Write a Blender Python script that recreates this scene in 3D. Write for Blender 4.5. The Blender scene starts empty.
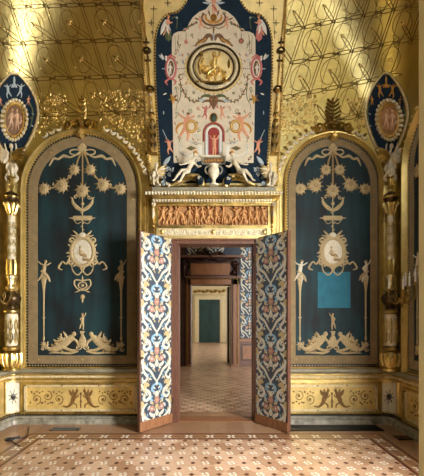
# light levels (watts)
LW1, LD, LW2, LW3, EXPO, WORLD, LH = 2300, 4, 150, 420, 0.15, .08, 50
import bpy, bmesh, math, random
from mathutils import Vector, Matrix
random.seed(7)
PI = math.pi
SC = bpy.context.scene
COL = SC.collection
# ------------------------------------------------------------------ camera model / room dimensions (metres)
F, CX, HY, D, EYE = 350.0, 210.0, 317.0, 5.0, 1.5
XL, XR, YB, RC, ZV = 2.86, 2.60, 0.9, 0.20, 3.9      # left / right wall, back wall, corner radius, springing of the vault
def zz(py, Y=D): return EYE + (HY - py) * Y / F
def xx(px, Y=D): return (px - CX) * Y / F

# ------------------------------------------------------------------ node / material helpers
MATS = {}
def new_mat(name):
    m = bpy.data.materials.new(name); m.use_nodes = True
    nt = m.node_tree; b = nt.nodes['Principled BSDF']
    return m, nt, b
def mat(name, col, rough=.5, metal=0., var=0., scale=8., bump=0., bscale=40., sheen=0., spec=.5, detail=4., stretch=None):
    if name in MATS: return MATS[name]
    m, nt, b = new_mat(name)
    b.inputs['Base Color'].default_value = (*col, 1)
    b.inputs['Roughness'].default_value = rough
    b.inputs['Metallic'].default_value = metal
    b.inputs['Specular IOR Level'].default_value = spec
    if sheen: b.inputs['Sheen Weight'].default_value = sheen
    tc = nt.nodes.new('ShaderNodeTexCoord')
    src = tc.outputs['Object']
    if stretch:
        mp = nt.nodes.new('ShaderNodeMapping'); mp.inputs['Scale'].default_value = stretch
        nt.links.new(src, mp.inputs['Vector']); src = mp.outputs['Vector']
    if var:
        n = nt.nodes.new('ShaderNodeTexNoise'); n.inputs['Scale'].default_value = scale; n.inputs['Detail'].default_value = detail
        nt.links.new(src, n.inputs['Vector'])
        r = nt.nodes.new('ShaderNodeValToRGB')
        r.color_ramp.elements[0].position = .3; r.color_ramp.elements[1].position = .7
        r.color_ramp.elements[0].color = (*[max(0, c * (1 - var)) for c in col], 1)
        r.color_ramp.elements[1].color = (*[min(1, c * (1 + var)) for c in col], 1)
        nt.links.new(n.outputs['Fac'], r.inputs['Fac']); nt.links.new(r.outputs['Color'], b.inputs['Base Color'])
    if bump:
        n2 = nt.nodes.new('ShaderNodeTexNoise'); n2.inputs['Scale'].default_value = bscale; n2.inputs['Detail'].default_value = 3
        nt.links.new(src, n2.inputs['Vector'])
        bp = nt.nodes.new('ShaderNodeBump'); bp.inputs['Strength'].default_value = bump; bp.inputs['Distance'].default_value = .02
        nt.links.new(n2.outputs['Fac'], bp.inputs['Height']); nt.links.new(bp.outputs['Normal'], b.inputs['Normal'])
    MATS[name] = m
    return m
class NX:                                                     # tiny expression builder for shader maths
    def __init__(s, nt): s.nt = nt
    def m(s, op, a, b=None, c=None):
        n = s.nt.nodes.new('ShaderNodeMath'); n.operation = op
        for i, v in enumerate((a, b, c)):
            if v is None: continue
            if isinstance(v, (int, float)): n.inputs[i].default_value = v
            else: s.nt.links.new(v, n.inputs[i])
        return n.outputs[0]
    def mix(s, fac, a, b):
        n = s.nt.nodes.new('ShaderNodeMix'); n.data_type = 'RGBA'
        for i, v in ((0, fac), (6, a), (7, b)):
            if isinstance(v, (int, float)): n.inputs[i].default_value = v
            elif isinstance(v, tuple): n.inputs[i].default_value = (*v, 1)
            else: s.nt.links.new(v, n.inputs[i])
        return n.outputs[2]

GOLDV = mat('hammered gilt', (.55, .44, .175), .38, 1, .18, 3, .25, 18)
GOLD = mat('gilt wood', (.56, .42, .15), .33, 1, .35, 7, .25, 45)
GOLDP = mat('pale gilt', (.72, .56, .25), .42, .75, .18, 9, .15, 70)
GOLDM = mat('arch gilt', (.60, .45, .16), .38, .8, .2, 6, .15, 40)
GOLDF = mat('pale gilt ground', (.74, .57, .23), .45, .4, .12, 9, .1, 70)
GOLDD = mat('old dull gilt', (.34, .22, .06), .42, .9, .4, 20, .5, 60)
GOLDB = mat('bright gilt relief', (.82, .62, .25), .34, .85, .2, 20)
STRAP = mat('bronzed strapwork', (.20, .125, .03), .4, .8, .3, 20)
BRONZE = mat('dark bronze', (.075, .045, .018), .38, .7, .4, 30)
BLACKD = mat('black beading', (.012, .011, .010), .5)
CREAM = mat('cream paint', (.62, .53, .34), .5, 0, .12, 10, .08, 80)
CREAMG = mat('cream gilt trim', (.66, .56, .33), .45, .25, .2, 30, .3, 90)
IVORY = mat('ivory stucco', (.66, .59, .43), .55, 0, .15, 25)
STATUE = mat('ivory statuary', (.62, .54, .38), .45, 0, .2, 18)
TAN = mat('tan braid fabric', (.215, .15, .066), .8, 0, .14, 12, .12, 200, sheen=.3)
APPL = mat('cream gold embroidery', (.43, .32, .155), .6, 0, .28, 60, .4, 160, sheen=.2)
APPLD = mat('ochre embroidery', (.28, .18, .065), .65, 0, .3, 60, .3, 160)
APPLW = mat('white silk embroidery', (.60, .54, .40), .55, 0, .15, 60)
TERRA = mat('terracotta relief', (.50, .27, .105), .6, 0, .22, 25)
TERRAG = mat('terracotta ground', (.36, .18, .065), .65, 0, .22, 25)
WOOD = mat('red brown wood', (.125, .055, .034), .42, 0, .3, 6, .1, 60, stretch=(8, 8, .8))
WOODL = mat('warm carved walnut', (.24, .105, .045), .42, 0, .3, 6, .1, 60, stretch=(8, 8, .8))
WOODD = mat('dark carved walnut', (.045, .02, .012), .45, 0, .3, 10)
MARB = mat('grey green marble', (.25, .235, .185), .3, 0, .45, 14, 0, 40, detail=8)
MARBD = mat('dark mottled marble', (.12, .11, .09), .3, 0, .6, 20, 0, 40, detail=8)
SLATE = mat('grey shelf marble', (.24, .22, .15), .45, 0, .2, 8)
NAVY = mat('navy fresco ground', (.007, .019, .034), .8, 0, .2, 14, spec=.2)
FRESC = mat('cream fresco ground', (.60, .52, .375), .7, 0, .09, 12)
FLESH = mat('painted flesh', (.60, .27, .15), .7, 0, .15, 40)
PINK = mat('painted rose', (.45, .13, .11), .7, 0, .2, 40)
RED = mat('painted crimson', (.27, .035, .025), .7, 0, .2, 40)
OCHRE = mat('painted ochre', (.45, .21, .03), .7, 0, .25, 40)
BROWN = mat('painted brown', (.15, .075, .03), .7, 0, .25, 40)
GREEN = mat('painted green', (.08, .10, .03), .7, 0, .3, 40)
DKGREEN = mat('painted dark green', (.02, .04, .025), .5)
SKYB = mat('painted pale blue', (.36, .42, .44), .7, 0, .15, 40)
WHITEP = mat('painted white', (.66, .63, .54), .7)
YELP = mat('painted yellow', (.60, .46, .17), .7)
WAX = mat('ivory candle', (.86, .85, .80), .35)
IRON = mat('blackened iron grate', (.02, .022, .024), .4, .6)
STEEL = mat('blue grey steel', (.30, .36, .42), .3, .9)
RUBBER = mat('black rubber', (.012, .012, .013), .5)
DOLIVE = mat('olive cream paint', (.68, .60, .36), .55, 0, .06, 5)
D_BLUE = mat('damask blue ground', (.016, .032, .056), .5, 0, .3, 25, .2, 250, sheen=.2)
D_CREAM = mat('damask cream silk', (.53, .52, .43), .38, 0, .2, 60, .2, 250)
D_GOLD = mat('damask straw silk', (.43, .33, .155), .4, 0, .2, 60, .2, 250)
D_PINK = mat('damask rose silk', (.36, .175, .14), .45, 0, .2, 60)
D_LBLUE = mat('damask pale blue silk', (.20, .36, .48), .42, 0, .2, 60)
PLAIN = mat('plain plaster', (.50, .42, .28), .7, 0, .08, 6)

def velvet_mat():
    m, nt, b = new_mat('teal velvet'); x = NX(nt)
    tc = nt.nodes.new('ShaderNodeTexCoord')
    mp = nt.nodes.new('ShaderNodeMapping'); mp.inputs['Scale'].default_value = (5, 5, .7)
    nt.links.new(tc.outputs['Object'], mp.inputs['Vector'])
    n = nt.nodes.new('ShaderNodeTexNoise'); n.inputs['Scale'].default_value = 1.6; n.inputs['Detail'].default_value = 6
    nt.links.new(mp.outputs['Vector'], n.inputs['Vector'])
    n2 = nt.nodes.new('ShaderNodeTexNoise'); n2.inputs['Scale'].default_value = 2.2; n2.inputs['Detail'].default_value = 5
    nt.links.new(tc.outputs['Object'], n2.inputs['Vector'])
    f = x.m('MULTIPLY', n.outputs['Fac'], n2.outputs['Fac'])
    f = x.m('MULTIPLY_ADD', f, 5.0, -.75)
    nt.nodes[-1].use_clamp = True
    c = x.mix(f, (.0007, .0032, .0042), (.0034, .029, .035))
    nt.links.new(c, b.inputs['Base Color'])
    b.inputs['Roughness'].default_value = .75
    b.inputs['Sheen Weight'].default_value = .10; b.inputs['Sheen Roughness'].default_value = .4
    b.inputs['Sheen Tint'].default_value = (.10, .45, .5, 1)
    return m
VELVET = velvet_mat()
VELVETB = mat('bright teal velvet', (.007, .12, .175), .75, 0, .15, 9, sheen=.1)  # brighter, bluer teal for the square on the right panel

def floor_mat():
    m, nt, b = new_mat('inlaid parquet'); x = NX(nt)
    g = nt.nodes.new('ShaderNodeNewGeometry'); s = nt.nodes.new('ShaderNodeSeparateXYZ')
    nt.links.new(g.outputs['Position'], s.inputs[0]); X, Y = s.outputs[0], s.outputs[1]
    a = .262
    u = x.m('DIVIDE', x.m('ADD', X, 10.0), a); v = x.m('DIVIDE', x.m('ADD', Y, .07), a)
    p = x.m('ADD', u, v); q = x.m('SUBTRACT', u, v)
    fp = x.m('SUBTRACT', p, x.m('ROUND', p)); fq = x.m('SUBTRACT', q, x.m('ROUND', q))
    dx = x.m('MULTIPLY', x.m('ADD', fp, fq), a / 2); dy = x.m('MULTIPLY', x.m('SUBTRACT', fp, fq), a / 2)
    adx = x.m('ABSOLUTE', dx); ady = x.m('ABSOLUTE', dy)
    # ivory quatrefoil: four little lozenges turned like a pinwheel
    w = x.m('LESS_THAN', x.m('MAXIMUM', adx, ady), .038)
    gap = x.m('GREATER_THAN', x.m('MINIMUM', x.m('ABSOLUTE', x.m('ADD', dx, x.m('MULTIPLY', dy, .35))), x.m('ABSOLUTE', x.m('SUBTRACT', dy, x.m('MULTIPLY', dx, .35)))), .0095)
    far = x.m('LESS_THAN', x.m('ADD', adx, ady), .058)
    white = x.m('MULTIPLY', x.m('MULTIPLY', w, gap), far)
    hp = x.m('SUBTRACT', x.m('ABSOLUTE', fp), .5); hq = x.m('SUBTRACT', x.m('ABSOLUTE', fq), .5)
    brown = x.m('LESS_THAN', x.m('MAXIMUM', x.m('ABSOLUTE', hp), x.m('ABSOLUTE', hq)), .115)
    # wood blocks between
    wn = nt.nodes.new('ShaderNodeTexWhiteNoise'); wn.noise_dimensions = '3D'
    cb = nt.nodes.new('ShaderNodeCombineXYZ')
    nt.links.new(x.m('FLOOR', p), cb.inputs[0]); nt.links.new(x.m('ROUND', x.m('MULTIPLY', q, 1.0)), cb.inputs[1]); nt.links.new(cb.outputs[0], wn.inputs['Vector'])
    gn = nt.nodes.new('ShaderNodeTexNoise'); gn.inputs['Scale'].default_value = 3; gn.inputs['Detail'].default_value = 8
    mp = nt.nodes.new('ShaderNodeMapping'); mp.inputs['Scale'].default_value = (2, 14, 2)
    nt.links.new(g.outputs['Position'], mp.inputs['Vector']); nt.links.new(mp.outputs['Vector'], gn.inputs['Vector'])
    base = x.mix(wn.outputs['Value'], (.42, .245, .14), (.68, .47, .315))
    base = x.mix(x.m('MULTIPLY', gn.outputs['Fac'], .35), base, (.26, .13, .065))
    fld = x.mix(brown, base, (.10, .036, .017)); fld = x.mix(white, fld, (.80, .74, .62))
    # planks round the edge
    pw = nt.nodes.new('ShaderNodeTexWhiteNoise'); pw.noise_dimensions = '1D'
    px = x.m('FLOOR', x.m('DIVIDE', X, .23)); nt.links.new(px, pw.inputs['W'])
    plank = x.mix(pw.outputs['Value'], (.30, .165, .09), (.42, .26, .15))
    plank = x.mix(x.m('MULTIPLY', gn.outputs['Fac'], .5), plank, (.17, .08, .04))
    # the inlaid band: a signed distance from the field's edge
    d1 = x.m('MAXIMUM', x.m('SUBTRACT', X, 1.953), x.m('SUBTRACT', -2.09, X))
    dl = x.m('MAXIMUM', d1, x.m('SUBTRACT', Y, 4.286))
    band = x.m('MULTIPLY', x.m('GREATER_THAN', dl, 0), x.m('LESS_THAN', dl, .225))
    line = x.m('MAXIMUM', x.m('LESS_THAN', x.m('ABSOLUTE', x.m('SUBTRACT', dl, .018)), .018), x.m('LESS_THAN', x.m('ABSOLUTE', x.m('SUBTRACT', dl, .205)), .02))
    fine = x.m('LESS_THAN', x.m('ABSOLUTE', x.m('SUBTRACT', x.m('ABSOLUTE', x.m('SUBTRACT', dl, .112)), .052)), .007)
    onY = x.m('GREATER_THAN', x.m('SUBTRACT', Y, 4.286), d1)
    along = x.mix(onY, Y, X)
    al = nt.nodes.new('ShaderNodeMix'); al.data_type = 'FLOAT'
    nt.links.new(onY, al.inputs[0]); nt.links.new(Y, al.inputs[2]); nt.links.new(X, al.inputs[3])
    t = x.m('DIVIDE', al.outputs[0], .266); ft = x.m('MULTIPLY', x.m('ABSOLUTE', x.m('SUBTRACT', t, x.m('ROUND', t))), .266)
    md = x.m('ABSOLUTE', x.m('SUBTRACT', dl, .112))
    mot = x.m('MULTIPLY', x.m('LESS_THAN', x.m('MAXIMUM', ft, md), .046), x.m('MULTIPLY', x.m('LESS_THAN', x.m('ABSOLUTE', x.m('SUBTRACT', ft, md)), .018), x.m('GREATER_THAN', x.m('ADD', ft, md), .02)))
    bc = x.mix(fine, (.25, .125, .06), (.40, .25, .13)); bc = x.mix(mot, bc, (.80, .74, .62)); bc = x.mix(line, bc, (.12, .035, .018))
    isf = x.m('MAXIMUM', x.m('LESS_THAN', dl, 0), x.m('GREATER_THAN', Y, 5.55))
    c = x.mix(isf, plank, fld); c = x.mix(band, c, bc)
    nt.links.new(c, b.inputs['Base Color'])
    b.inputs['Roughness'].default_value = .3; b.inputs['Specular IOR Level'].default_value = .45
    return m
FLOORM = floor_mat()

# ------------------------------------------------------------------ the room's shape: a rounded rectangle that leans in above the springing
def inset(z):
    if z <= ZV: return 0.
    t = min(.999, (z - ZV) / 3.0)
    return 1.6 * (1 - math.sqrt(1 - t * t))
def rad(z):
    if z <= ZV: return RC
    t = min(1, (z - ZV) / 2.6)
    return RC + 1.0 * t
RCX, RCY, RHX, RHY = (XR - XL) / 2, (D + YB) / 2, (XR + XL) / 2, (D - YB) / 2
def sdf(x, y, z):
    i = inset(z); r = rad(z)
    qx = abs(x - RCX) - (RHX - i - r); qy = abs(y - RCY) - (RHY - i - r)
    return r - math.hypot(max(qx, 0), max(qy, 0)) - min(max(qx, qy), 0)
def hit(px, py, h=0.):
    dx, dz = (px - CX) / F, (HY - py) / F
    if EYE + dz * D <= ZV and -XL + RC < dx * D < XR - RC: return Vector((dx * (D - h), D - h, EYE + dz * (D - h)))
    lo, hi = 1.6, 5.3
    for _ in range(30):
        t = (lo + hi) / 2
        if sdf(dx * t, t, EYE + dz * t) > h: lo = t
        else: hi = t
    return Vector((dx * lo, lo, EYE + dz * lo))
def nrm(p):
    e = 1e-3
    g = Vector((sdf(p.x + e, p.y, p.z) - sdf(p.x - e, p.y, p.z), sdf(p.x, p.y + e, p.z) - sdf(p.x, p.y - e, p.z), sdf(p.x, p.y, p.z + e) - sdf(p.x, p.y, p.z - e)))
    return g.normalized()
_hc = {}
def SURF(u, v, h):                                            # a point of the wall or vault, raised h metres along its normal
    k = (round(u, 2), round(v, 2))
    if k not in _hc:
        p = hit(*k); _hc[k] = (p, nrm(p))
    p, n = _hc[k]
    return p + n * h
def plane(Y, dirx=1):
    return lambda u, v, h: Vector(((u - CX) * Y / F, Y - h, EYE + (HY - v) * Y / F))
def FRONT(u, v, h):                                           # the front wall, which begins to lean in above the springing
    z = EYE + (HY - v) * D / F
    return Vector(((u - CX) * D / F, D - .002 - inset(z) - h, z))
def frame_map(o, ex, n, s):                                   # local px frame: origin o at (0,0), ex = direction of u, s metres per px
    return lambda u, v, h: o + ex * (u * s) + Vector((0, 0, -v * s)) + n * h

# ------------------------------------------------------------------ object helpers
def link(name, bm, mats, parent=None, smooth=True):
    me = bpy.data.meshes.new(name)
    bmesh.ops.recalc_face_normals(bm, faces=bm.faces[:])
    bm.to_mesh(me); bm.free()
    for m in (mats if isinstance(mats, (list, tuple)) else [mats]): me.materials.append(m)
    if smooth:
        me.polygons.foreach_set('use_smooth', [True] * len(me.polygons))
        me.set_sharp_from_angle(angle=math.radians(smooth if smooth is not True else 50))
    o = bpy.data.objects.new(name, me); COL.objects.link(o)
    if parent:
        o.parent = parent
        o.matrix_parent_inverse = Matrix.Translation(-Vector(parent.location)) if not parent.rotation_euler.z else (Matrix.Translation(parent.location) @ parent.rotation_euler.to_matrix().to_4x4()).inverted()
    return o
def tag(o, label=None, cat=None, group=None, kind=None):
    if label: o['label'] = label
    if cat: o['category'] = cat
    if group: o['group'] = group
    if kind: o['kind'] = kind
    return o
def thing(name, label, cat, loc, group=None):
    o = bpy.data.objects.new(name, None); COL.objects.link(o); o.location = loc; o.empty_display_size = .1
    return tag(o, label, cat, group)
def box(bm, x0, x1, y0, y1, z0, z1, mi=0):
    vs = [bm.verts.new(p) for p in ((x0, y0, z0), (x1, y0, z0), (x1, y1, z0), (x0, y1, z0), (x0, y0, z1), (x1, y0, z1), (x1, y1, z1), (x0, y1, z1))]
    for f in ((0, 1, 2, 3), (4, 5, 6, 7), (0, 1, 5, 4), (1, 2, 6, 5), (2, 3, 7, 6), (3, 0, 4, 7)):
        bm.faces.new([vs[i] for i in f]).material_index = mi
def lathe(bm, c, prof, n=20, mi=0, flute=0, fl=0.):
    rings = []
    for r, z in prof:
        rings.append([bm.verts.new((c[0] + r * (1 + (fl * math.cos(flute * 2 * PI * k / n) if flute else 0)) * math.cos(2 * PI * k / n),
                                    c[1] + r * (1 + (fl * math.cos(flute * 2 * PI * k / n) if flute else 0)) * math.sin(2 * PI * k / n), z)) for k in range(n)])
    for a, b in zip(rings, rings[1:]):
        for k in range(n): bm.faces.new((a[k], a[(k + 1) % n], b[(k + 1) % n], b[k])).material_index = mi
    bm.faces.new(rings[0]).material_index = mi; bm.faces.new(rings[-1]).material_index = mi
def tube(bm, pts, r, n=8, mi=0, closed=False):
    pts = [Vector(p) for p in pts]; rr = r if isinstance(r, (list, tuple)) else [r] * len(pts)
    rings = []; N = len(pts); up = None
    for i, p in enumerate(pts):
        t = (pts[(i + 1) % N] - pts[i - 1]) if closed else (pts[min(i + 1, N - 1)] - pts[max(i - 1, 0)])
        t.normalize()
        if up is None: up = t.orthogonal().normalized()
        up = (up - t * up.dot(t)); up = up.normalized() if up.length > 1e-6 else t.orthogonal().normalized()
        w = t.cross(up)
        rings.append([bm.verts.new(p + (up * math.cos(2 * PI * k / n) + w * math.sin(2 * PI * k / n)) * rr[i]) for k in range(n)])
    rg = list(zip(rings, rings[1:])) + ([(rings[-1], rings[0])] if closed else [])
    for a, b in rg:
        for k in range(n): bm.faces.new((a[k], a[(k + 1) % n], b[(k + 1) % n], b[k])).material_index = mi
    if not closed:
        bm.faces.new(rings[0]).material_index = mi; bm.faces.new(rings[-1]).material_index = mi
def cr(pts, n=6, closed=False):                               # Catmull-Rom resampling
    out = []; N = len(pts)
    rng = range(N if closed else N - 1)
    for i in rng:
        if closed: p0, p1, p2, p3 = pts[i - 1], pts[i], pts[(i + 1) % N], pts[(i + 2) % N]
        else: p0, p1, p2, p3 = pts[max(i - 1, 0)], pts[i], pts[i + 1], pts[min(i + 2, N - 1)]
        for k in range(n):
            t = k / n
            out.append(tuple(.5 * (2 * b + (c - a) * t + (2 * a - 5 * b + 4 * c - d) * t * t + (3 * b - a - 3 * c + d) * t ** 3) for a, b, c, d in zip(p0, p1, p2, p3)))
    if not closed: out.append(tuple(pts[-1]))
    return out
def seg(a, b, n):
    return [(a[0] + (b[0] - a[0]) * k / n, a[1] + (b[1] - a[1]) * k / n) for k in range(n + 1)]

class Relief:
    """Low relief on a surface: shapes are given in the surface's own (u, v) and raised between heights h0 and h1 (metres)."""
    def __init__(s, M, h0=0., h1=.01):
        s.M = M; s.bm = bmesh.new(); s.ml = []; s.h0 = h0; s.h1 = h1
    def mi(s, m):
        if m not in s.ml: s.ml.append(m)
        return s.ml.index(m)
    def vs(s, pts, h): return [s.bm.verts.new(s.M(p[0], p[1], h)) for p in pts]
    def face(s, vs, i):
        try: s.bm.faces.new(vs).material_index = i
        except ValueError: pass
    def bridge(s, a, b, i):
        n = len(a)
        for k in range(n): s.face((a[k], a[(k + 1) % n], b[(k + 1) % n], b[k]), i)
    def blob(s, pts, m, h0=None, h1=None, k=.6, c=None):
        h0 = s.h0 if h0 is None else h0; h1 = s.h1 if h1 is None else h1; i = s.mi(m)
        if c is None: c = (sum(p[0] for p in pts) / len(pts), sum(p[1] for p in pts) / len(pts))
        a = s.vs(pts, h0); b = s.vs([(c[0] + (p[0] - c[0]) * .9, c[1] + (p[1] - c[1]) * .9) for p in pts], h0 + (h1 - h0) * .65)
        d = s.vs([(c[0] + (p[0] - c[0]) * k, c[1] + (p[1] - c[1]) * k) for p in pts], h1)
        e = s.bm.verts.new(s.M(c[0], c[1], h1))
        s.bridge(a, b, i); s.bridge(b, d, i)
        for q in range(len(d)): s.face((d[q], d[(q + 1) % len(d)], e), i)
    def ell(s, u, v, a, b, m, h0=None, h1=None, n=14, rot=0., k=.6):
        co, si = math.cos(rot), math.sin(rot)
        s.blob([(u + a * math.cos(t) * co - b * math.sin(t) * si, v + a * math.cos(t) * si + b * math.sin(t) * co) for t in (2 * PI * j / n for j in range(n))], m, h0, h1, k, (u, v))
    def stroke(s, pts, w, m, h0=None, h1=None, closed=False):
        h0 = s.h0 if h0 is None else h0; h1 = s.h1 if h1 is None else h1; i = s.mi(m)
        N = len(pts)
        if isinstance(w, (int, float)): w = [w] * N
        elif len(w) != N:
            ww = w; w = []
            for k in range(N):
                f = k / (N - 1) * (len(ww) - 1); j = min(int(f), len(ww) - 2); w.append(ww[j] + (ww[j + 1] - ww[j]) * (f - j))
        L, C, Rr = [], [], []
        for k, p in enumerate(pts):
            a = pts[k - 1] if (k or closed) else p; b = pts[(k + 1) % N] if (k < N - 1 or closed) else p
            tx, ty = b[0] - a[0], b[1] - a[1]; l = math.hypot(tx, ty) or 1; nx, ny = -ty / l * w[k], tx / l * w[k]
            L.append((p[0] + nx, p[1] + ny)); Rr.append((p[0] - nx, p[1] - ny))
        hm = h0 + (h1 - h0) * .75
        l0 = s.vs(L, h0); l1 = s.vs([((a[0] * .6 + b[0] * .4), (a[1] * .6 + b[1] * .4)) for a, b in zip(L, pts)], hm); c = s.vs(pts, h1)
        r1 = s.vs([((a[0] * .6 + b[0] * .4), (a[1] * .6 + b[1] * .4)) for a, b in zip(Rr, pts)], hm); r0 = s.vs(Rr, h0)
        rows = (l0, l1, c, r1, r0)
        for k in range(N if closed else N - 1):
            q = (k + 1) % N
            for a, b in zip(rows, rows[1:]): s.face((a[k], a[q], b[q], b[k]), i)
        if not closed:
            for k in (0, N - 1): s.face([r[k] for r in rows], i)
    def ring(s, u, v, a, b, w, m, h0=None, h1=None, n=28):
        s.stroke([(u + a * math.cos(2 * PI * k / n), v + b * math.sin(2 * PI * k / n)) for k in range(n)], w, m, h0, h1, True)
    def leaf(s, u, v, ang, L, W, m, h0=None, h1=None, bend=0.):
        pts = []
        for k in range(7):
            t = k / 6; a = ang + bend * t
            pts.append((u + L * t * math.cos(a), v + L * t * math.sin(a)))
        s.stroke(pts, [W * .35, W * .9, W, W * .75, W * .1], m, h0, h1)
    def scroll(s, u, v, r, a0, turns, m, w=.5, h0=None, h1=None, n=None, r1=.15):
        n = n or max(8, int(abs(turns) * 14)); pts = []
        for k in range(n + 1):
            t = k / n; rr = r * (1 - t) + r * r1 * t; a = a0 + turns * 2 * PI * t
            pts.append((u + rr * math.cos(a), v + rr * math.sin(a)))
        s.stroke(pts, [w, w * 1.1, w * .7], m, h0, h1)
        s.ell(pts[-1][0], pts[-1][1], w * 1.3, w * 1.3, m, h0, h1, 8)
    def burst(s, u, v, r, m, n=12, h0=None, h1=None, inner=.62, rot=0., mc=None):
        pts = []
        for k in range(2 * n):
            rr = r if k % 2 == 0 else r * inner
            pts.append((u + rr * math.cos(PI * k / n + rot), v + rr * math.sin(PI * k / n + rot)))
        s.blob(pts, m, h0, h1, .5, (u, v))
        h1v = s.h1 if h1 is None else h1
        s.ell(u, v, r * .32, r * .32, mc or m, h1v - .001, h1v + (h1v - (s.h0 if h0 is None else h0)) * .6, 10)
    def dots(s, pts, r, m, h0=None, h1=None, n=6):
        for p in pts: s.ell(p[0], p[1], r, r, m, h0, h1, n)
    def plate(s, pts, m, h0, h1):
        i = s.mi(m); a = s.vs(pts, h0); b = s.vs(pts, h1); s.bridge(a, b, i); s.face(b, i)
    def rows(s, ys, lf, rf, m, h0, h1, nx=10):                # a sheet between a left and a right outline, with its rim
        i = s.mi(m); g = []
        for y in ys:
            a, b = lf(y), rf(y)
            g.append([s.bm.verts.new(s.M(a + (b - a) * k / nx, y, h1)) for k in range(nx + 1)])
        for r0, r1 in zip(g, g[1:]):
            for k in range(nx): s.face((r0[k], r0[k + 1], r1[k + 1], r1[k]), i)
        for kk, fn in ((0, lf), (nx, rf)):
            e = [s.bm.verts.new(s.M(fn(y), y, h0)) for y in ys]
            for j in range(len(ys) - 1): s.face((e[j], e[j + 1], g[j + 1][kk], g[j][kk]), i)
    def person(s, u, v, H, pose, m=FLESH, hair=BROWN, drape=None, mir=1, h0=None, h1=None, fat=1.):
        P = {k: (u + mir * p[0] * H, v - p[1] * H) for k, p in POSES[pose].items()}
        def st(a, b, w0, w1, mm=m):
            s.stroke(seg(P[a], P[b], 3), [w0 * H * fat, (w0 + w1) * .55 * H * fat, w1 * H * fat], mm, h0, h1)
        st('sh', 'hip', .095, .085)
        for q in '12':
            st('sh', 'e' + q, .042, .034); st('e' + q, 'h' + q, .034, .022)
            st('hip', 'k' + q, .07, .048); st('k' + q, 'f' + q, .048, .022)
        hd = P['head']; s.ell(hd[0], hd[1], .062 * H, .078 * H, m, h0, h1, 10)
        s.ell(hd[0], hd[1] - .03 * H, .066 * H, .055 * H, hair, h0, (s.h1 if h1 is None else h1) + .001, 8)
        st('sh', 'head', .035, .03)
        if drape:
            a, b = P['hip'], P['k2']
            s.stroke(cr([(a[0] - .1 * H * mir, a[1] - .05 * H), (a[0] + .02 * H * mir, a[1] + .06 * H), (b[0] + .08 * mir * H, b[1]), (b[0] + .16 * H * mir, b[1] + .16 * H)], 3), [.05 * H, .08 * H, .07 * H, .02 * H], drape, h0, (s.h1 if h1 is None else h1) + .0015)
    def done(s, name, parent=None, smooth=60, split=False):
        if not split: return link(name, s.bm, s.ml or [GOLD], parent, smooth)
        seen = set(); s.bm.verts.ensure_lookup_table(); out = []        # every loose piece becomes an object of its own
        for v0 in s.bm.verts:
            if v0 in seen: continue
            st = [v0]; isl = []; seen.add(v0)
            while st:
                v = st.pop(); isl.append(v)
                for e in v.link_edges:
                    w = e.other_vert(v)
                    if w not in seen: seen.add(w); st.append(w)
            out.append(isl)
        for isl in out:
            b = bmesh.new(); mp = {v: b.verts.new(v.co) for v in isl}
            for f in {f for v in isl for f in v.link_faces}: b.faces.new([mp[v] for v in f.verts]).material_index = f.material_index
            link(name, b, s.ml, parent, smooth)
        s.bm.free()
POSES = {   # origin at the hips, y up, unit = height of the figure
 'stand': dict(hip=(0, 0), sh=(.01, .27), head=(.02, .42), e1=(-.13, .15), h1=(-.16, .0), e2=(.14, .17), h2=(.2, .04), k1=(-.04, -.25), f1=(-.06, -.5), k2=(.07, -.24), f2=(.08, -.5)),
 'raise': dict(hip=(0, 0), sh=(-.01, .27), head=(.0, .42), e1=(-.15, .36), h1=(-.2, .52), e2=(.13, .15), h2=(.06, .03), k1=(-.05, -.24), f1=(-.04, -.5), k2=(.1, -.2), f2=(.16, -.42)),
 'dance': dict(hip=(0, 0), sh=(.03, .27), head=(.08, .42), e1=(-.12, .33), h1=(-.24, .44), e2=(.17, .3), h2=(.3, .38), k1=(-.12, -.2), f1=(-.25, -.38), k2=(.1, -.25), f2=(.04, -.5)),
 'walk': dict(hip=(0, 0), sh=(.03, .28), head=(.06, .43), e1=(.12, .13), h1=(.25, .17), e2=(-.11, .14), h2=(-.17, .02), k1=(.1, -.23), f1=(.06, -.5), k2=(-.07, -.24), f2=(-.2, -.46)),
 'sit': dict(hip=(0, 0), sh=(-.06, .28), head=(-.05, .44), e1=(.05, .13), h1=(.19, .2), e2=(-.17, .15), h2=(-.22, .0), k1=(.24, .02), f1=(.26, -.25), k2=(.2, -.06), f2=(.14, -.3)),
 'bend': dict(hip=(0, 0), sh=(.17, .2), head=(.3, .27), e1=(.22, .03), h1=(.3, -.1), e2=(.26, .1), h2=(.36, .0), k1=(.06, -.24), f1=(-.02, -.48), k2=(-.07, -.24), f2=(-.12, -.48)),
 'arms': dict(hip=(0, 0), sh=(0, .27), head=(0, .42), e1=(-.16, .33), h1=(-.22, .48), e2=(.16, .33), h2=(.22, .48), k1=(-.05, -.25), f1=(-.06, -.5), k2=(.06, -.25), f2=(.05, -.5)),
}
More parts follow.
